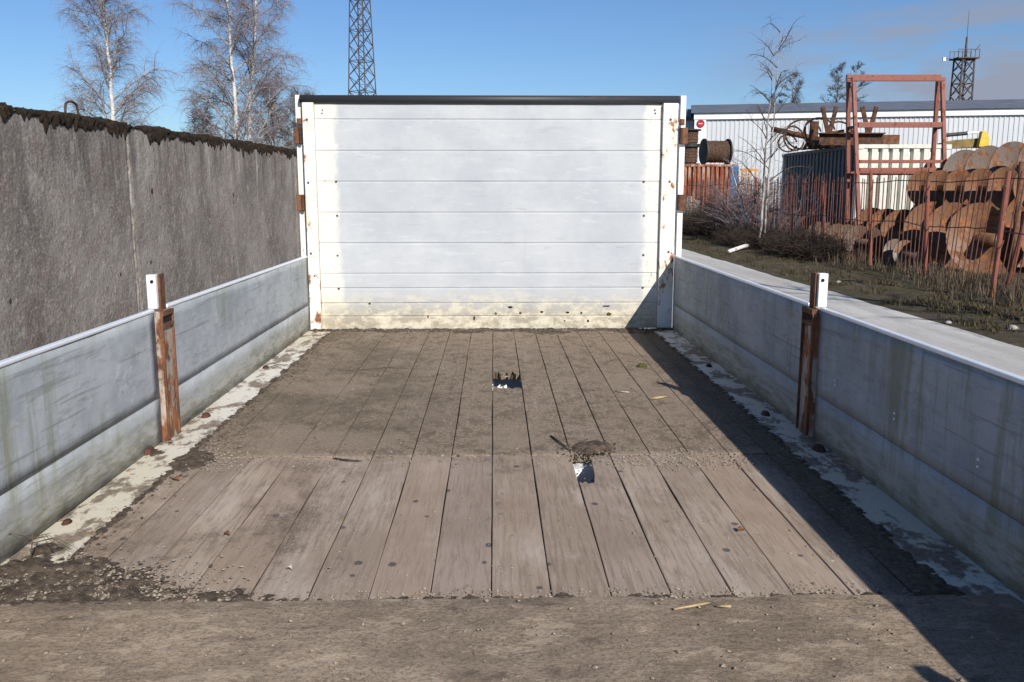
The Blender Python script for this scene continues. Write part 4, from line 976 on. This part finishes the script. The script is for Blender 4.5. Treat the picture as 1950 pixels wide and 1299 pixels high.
for px in (1627, 1797):
    a = gy(px, 242, YA - .18); MB().bar(a, a + Vector((0, .36, 0)), .06).build('hinge_link', 'dark_steel', AF)

# augers
def auger(name, label, a, b, R_, pitch, shaft, mat, phase=0.0, hand=1, flare=0.0):
    a = Vector(a); b = Vector(b); ax = (b - a).normalized(); ln = (b - a).length; u = Vector((0, 0, 1)); u = (u - ax * u.dot(ax)).normalized(); v = ax.cross(u)
    o = thing(name, Vector(((a.x + b.x) / 2, (a.y + b.y) / 2, min(a.z, b.z) - R_)), label, 'auger')
    MB().tube([a - ax * .25, b + ax * .25], shaft, 18).build('shaft', mat, o, smooth=True)
    n_ = int(ln / pitch * 40); m = MB(); th = .014
    A_ = []; 
    for i in range(n_ + 1):
        t = i / n_; an = hand * 2 * math.pi * t * ln / pitch + phase; rad = u * math.cos(an) + v * math.sin(an); c = a + ax * ln * t
        R2 = R_ * (1 + .02 * fbm(i * .13, phase))
        A_.append([c + rad * (shaft * .96) - ax * th, c + rad * (shaft + (R2 - shaft) * .5) - ax * (th + flare * .4), c + rad * R2 - ax * (th * .6 + flare), c + rad * R2 + ax * (th * .6 - flare), c + rad * (shaft + (R2 - shaft) * .5) + ax * (th - flare * .4), c + rad * (shaft * .96) + ax * th])
    m.grid(A_); ob = m.build('flight', mat, o, smooth=True, fix=False)
    md = ob.modifiers.new('edge', 'EDGE_SPLIT'); md.split_angle = R(50)
    return o
AUG = (  # label, near end x y z, far end x y z, radius, pitch, material, phase
 ('slim rusty auger with close flights beside the dark brush', (8.1, 19.1, .36), (8.1, 22.3, .36), .36, .6, .08, 'auger_grey', .3),
 ('medium rusty orange auger below the A-frame rack', (8.95, 18.75, .53), (8.98, 21.1, .53), .55, .8, .10, 'auger_rust', .9),
 ('largest bright rusty auger lying close behind the fence', (8.75, 15.5, .62), (8.95, 18.3, .62), .64, 1.0, .12, 'auger_rust', 2.6),
 ('rusty auger on the ground below the right hand stack', (10.25, 15.6, .65), (10.25, 21.2, .65), .65, .9, .15, 'auger_rust', 1.2),
 ('rusty auger hidden at the back of the right hand stack', (11.58, 16.2, .65), (11.58, 21.2, .65), .65, .9, .15, 'auger_grey', 2.2),
 ('slender rusty auger wedged below the topmost one', (9.62, 15.4, 1.50), (9.72, 20.4, 1.50), .42, .85, .10, 'auger_rust', 2.0),
 ('rusty auger on top of the right hand stack', (10.93, 15.9, 1.95), (10.95, 21.6, 1.72), .66, .98, .12, 'auger_grey', .5))
for lb, a, b, r_, pi_, sh_, mt, ph in AUG: auger('steel_auger', lb, a, b, r_, pi_, sh_, mt, ph, 1, .09)
auger('steel_auger', 'small grey auger tip lying low by the fence foot', (7.95, 16.6, .27), (7.95, 17.5, .27), .27, .42, .09, 'auger_grey', .5)

# excavator beyond the scrap
EX = thing('excavator', (20.2, 32.5, 0), 'yellow excavator behind the scrap, only its arm showing', 'excavator')
for y in (31.4, 33.6): MB().prism([(18.6, .1), (18.9, 0), (21.6, 0), (21.9, .1), (22.0, .45), (21.7, .8), (18.8, .8), (18.5, .45)], 1, y - .25, y + .25).build('track', 'rubber', EX, bevel=.03)
MB().box((20.5, 32.5, 1.35), (3.0, 2.3, .95)).build('body', 'yellow_paint', EX, bevel=.08)
cb = MB().box((19.9, 31.8, 2.25), (1.2, .95, .85)).build('cab', 'yellow_paint', EX, bevel=.06); MB().box((19.9, 31.31, 2.35), (.9, .02, .5)).build('window', 'glass_dark', cb)
j0 = gy(1869, 268, 32.0); j1 = gy(1788, 272, 32.0)
MB().bar((20.6, 32.6, 1.7), j0 - Vector((0, 0, .18)), .26, .2, (0, 1, 0)).build('boom', 'shaded_yellow', EX, bevel=.04)
stk = MB().prism([(j1.x, j1.z - .22), (j0.x, j0.z - .25), (j0.x + .1, j0.z + .1), (j1.x + .6, j1.z + .10), (j1.x, j1.z - .02)], 1, 31.85, 32.15).build('stick', 'shaded_yellow', EX, bevel=.02)
bk = gy(1869, 265, 31.8); MB().prism([(bk.x - .18, bk.z - .28), (bk.x + .18, bk.z - .28), (bk.x + .20, bk.z + .0), (bk.x + .05, bk.z + .28), (bk.x - .1, bk.z + .26)], 1, 31.6, 31.8).build('boom_tip', 'yellow_paint', EX, bevel=.02)
p, q = gy(1797, 258, 31.9), gy(1862, 252, 31.9); MB().tube([p, p.lerp(q, .68)], .07, 10).build('cylinder', 'dark_steel', EX); MB().tube([p.lerp(q, .68), q], .035, 8).build('piston_rod', 'cap_alloy', EX)

# small coloured scrap seen through the fence and boards by the red container
p = gy(1412, 330, 36); scrap('blue_panel', 'small blue sheet metal panel beside the red container', 'panel', MB().box((p.x + .12, 37.5, 1.25), (.34, .06, 2.5)), 'blue_paint', bevel=.01)
p = gy(1430, 335, 37); OR = thing('orange_frame', (p.x, 37.3, 0), 'orange steel frame beside the blue panel', 'frame')
for dx in (-.28, 0, .28): MB().box((p.x + dx, 37.3, 1.15), (.06, .06, 2.3)).build('upright', 'orange_paint', OR)
MB().box((p.x, 37.3, 2.33), (.70, .08, .10)).build('crossbar', 'orange_paint', OR)
for i, (px, h_, lb) in enumerate(((1301, 1.15, 'pale weathered board leaning at the red container, leftmost'), (1313, 1.25, 'pale weathered board next to the leftmost one'), (1326, 1.1, 'pale weathered board nearest the brush'))):
    p = at_y(px, 36.6); scrap('leaning_board', lb, 'board', MB().box((p.x, 36.6, h_ / 2), (.24, .05, h_), Matrix.Rotation(.12 * (i - 1), 3, 'Y')), 'pale_concrete', bevel=.01)

# ------------------------------------------------------------------ fence
FX = lambda y: 7.42 + .05 * math.sin(y * .5)
F = thing('steel_fence', (7.42, 20, 0), 'sagging rusty red fence of thin vertical bars along the yard', 'fence')
pm = MB().tube([(0, 0, -.05), (0, 0, 1)], .036, 10).mesh('post', 'red_oxide', smooth=False); bmh = MB().tube([(0, 0, -.02), (0, 0, 1)], .0095, 6).mesh('bar', 'fence_rust')
def up(name, me, px0, px1, rotz=0): 
    a, b = Vector(px0), Vector(px1); d = b - a; q = d.to_track_quat('Z', 'Y'); o = inst(name, me, a, F); o.rotation_mode = 'QUATERNION'; o.rotation_quaternion = q; o.scale = (1, 1, d.length); return o
for (px, py, tx, ty) in ((1507, 474, 1507, 330), (1570, 489, 1568, 345), (1657, 507, 1658, 331), (1762, 528, 1767, 345), (1888, 572, 1921, 326)):
    b = gz(px, py, 0.0); t = gx(tx, ty, b.x); t = gy(tx, ty, b.y); up('post', pm, b, t)
for y in (9.2, 25.2, 28.4, 31.6, 34.8): up('post', pm, (FX(y), y, 0), (FX(y) + rnd.uniform(-.05, .05), y + rnd.uniform(-.05, .05), 1.85))
up('post', pm, (FX(12.6) + .2, 12.9, 0), (FX(12.6) + .35, 12.65, 1.9))
y = 9.6
while y < 35:
    ln = (.10 if y < 15 else 0) + .04 * fbm(y * .6, 3); tlt = (.35 * max(0, 1 - abs(y - 12) / 3.0)) + .06 * fbm(y * .9, 8); 
    if rnd.random() > .05:
        up('bar', bmh, (FX(y) + .03, y + rnd.uniform(-.02, .02), 0), (FX(y) + .03 + ln + rnd.gauss(0, .01), y - tlt * .4 + rnd.gauss(0, .016), 1.78 + rnd.uniform(-.09, .12)))
    y += .155
for zz, sg in ((1.68, .03), (.92, .05)):
    pts = []; y = 9.2
    while y < 35.2:
        pts.append((FX(y) - .005 + (.06 if y < 14 else 0), y, zz + sg * fbm(y * .8, zz) - (.05 * abs(math.sin(y * .95))) + (.12 if zz < 1 else 0) * max(0, (y - 18) / 16))); y += .25
    MB().tube(pts, .009, 5).build('wire', 'dark_steel', F)
p, q = gy(1947, 308, 14.3), gy(1930, 492, 14.3)
tag(MB().tube([(q.x, 14.3, q.z - .3), (q.x, 14.3, q.z), (p.x, 14.3, p.z)], .05, 8).build('steel_pipe', 'rust', None, smooth=True), 'thick orange rusted pipe leaning on the fence', 'pipe')

# ------------------------------------------------------------------ weeds and brush
def gh(x, y):
    xr = ROADX(y); t = max(0, min(1, (x - xr) / .7)); return -.012 + t * (.035 + .035 * fbm(x * 1.3, y * 1.3))
def blades(name, label, cat, mat, pts, hmin, hmax, wd, lean):
    m = MB()
    for (x, y) in pts:
        h_ = rnd.uniform(hmin, hmax); a = rnd.uniform(0, 6.28); l_ = abs(rnd.gauss(0, lean)); z = gh(x, y) - .01; b = len(m.v); dx, dy = math.cos(a), math.sin(a); w_ = wd * rnd.uniform(.6, 1.3)
        m.v += [(x - dy * w_, y + dx * w_, z), (x + dy * w_, y - dx * w_, z), (x + dx * l_ * h_ * .4 + dy * w_ * .7, y + dy * l_ * h_ * .4 - dx * w_ * .7, z + h_ * .55), (x + dx * l_ * h_ * .4 - dy * w_ * .7, y + dy * l_ * h_ * .4 + dx * w_ * .7, z + h_ * .55), (x + dx * l_ * h_, y + dy * l_ * h_, z + h_)]
        m.f += [(b, b + 1, b + 2, b + 3), (b + 3, b + 2, b + 4)]
    return tag(m.build(name, mat, None, fix=False), label, cat, kind='stuff')
pts = []
while len(pts) < 7500:
    y = 8 + 28 * rnd.random() ** 1.5; x = FX(y) + rnd.gauss(-.1, .35)
    if fbm(x * 1.4, y * .9) > -.35 and x > ROADX(y) + .5: pts.append((x, y))
blades('dry_weeds', 'dry brown weeds standing along the foot of the fence', 'weeds', 'weed', pts, .07, .34, .0045, .45)
pts = []
while len(pts) < 26000:
    y = 8 + 26 * rnd.random() ** 1.6; x = rnd.uniform(ROADX(y) + .12, 8.6)
    if fbm(x * 1.1, y * 1.1, 4) > -.1 + .35 * rnd.random(): pts.append((x, y))
blades('grass', 'short olive grass and moss on the road verge', 'grass', 'grass', pts, .02, .09, .006, .8)
# twiggy brush
def brush(label, cx_, cy_, rx, ry, h_, cnt, mat, name='bramble_bush', arch=1.0):
    m = MB()
    for i in range(cnt):
        a = rnd.uniform(0, 6.28); r_ = math.sqrt(rnd.random()) * .7; x = cx_ + rx * r_ * math.cos(a); y = cy_ + ry * r_ * math.sin(a); p = Vector((x, y, -.02)); az = rnd.uniform(0, 6.28); L0 = h_ * rnd.uniform(.7, 1.7)
        d_ = Vector((math.cos(az) * .6, math.sin(az) * .6, rnd.uniform(.5, 1.2))).normalized(); q = [p]
        for s_ in range(6): d_ = (d_ + Vector((rnd.gauss(0, .18), rnd.gauss(0, .18), -.22 * arch * (s_ > 1)))).normalized(); p = p + d_ * L0 / 6; p.z = max(p.z, .02); q.append(p)
        r0 = rnd.uniform(.005, .011); m.tube(q, [r0 * (1 - .75 * s_ / 6) for s_ in range(7)], 3, False)
        for k in range(4):
            i2 = rnd.randint(1, 5); e1 = q[i2] + Vector((rnd.gauss(0, .16), rnd.gauss(0, .16), rnd.gauss(.05, .13))); e1.z = max(.02, e1.z); m.tube([q[i2], e1, e1 + Vector((rnd.gauss(0, .1), rnd.gauss(0, .1), rnd.gauss(0, .08)))], [r0 * .5, r0 * .4, r0 * .25], 3, False)
    return tag(m.build(name, mat, None, fix=False), label, 'bush')
brush('dark tangled bramble heap before the slim auger', 6.95, 19.6, .75, 2.0, .5, 800, 'bramble')
brush('dark bramble patch at the foot of the birch saplings', 6.75, 23.2, .8, 2.2, .5, 500, 'bramble')
brush('wide dark bramble thicket below the red container', 7.3, 29.5, 1.3, 3.6, 1.0, 900, 'bramble')
brush('tall grey brush pile between red container and dark container', 9.3, 33.5, 1.2, 2.2, 1.9, 420, 'dark_twig', 'brush_pile', .6)
brush('thin scrub growing through the fence behind the saplings', 7.7, 25.5, .7, 2.8, 1.7, 240, 'birch_twig', 'scrub_bush', .4)
p, q = gz(1388, 486), gz(1440, 472); p.z = q.z = .09
tag(MB().tube([p, p.lerp(q, .5) + Vector((0, 0, .03)), q], [.045, .05, .055], 8).build('birch_log', 'birch_bark', None, smooth=True), 'fallen pale birch log at the road edge below the saplings', 'log')
for i, (px, py, lb) in enumerate(((1597, 537, 'small pale stone on the verge near the right stake'), (1928, 624, 'pale stone at the road edge near the leaning fence post'), (1806, 612, 'tiny pale stone on the road edge'))):
    p = gz(px, py, .02); rr_ = (.06, .07, .04)[i]; rows = []
    for k in range(6): t = k / 5; rows.append([(p.x + rr_ * math.cos(t * 1.57) * math.cos(a) * (1 + .25 * fbm(a * 1.0 if a < 6.2 else 0, t, px)), p.y + rr_ * math.cos(t * 1.57) * math.sin(a) * .8, rr_ * .7 * math.sin(t * 1.57)) for a in [6.2832 * j / 10 for j in range(11)]])
    tag(MB().grid(rows).build('stone', 'pale_concrete', None, smooth=True), lb, 'stone')
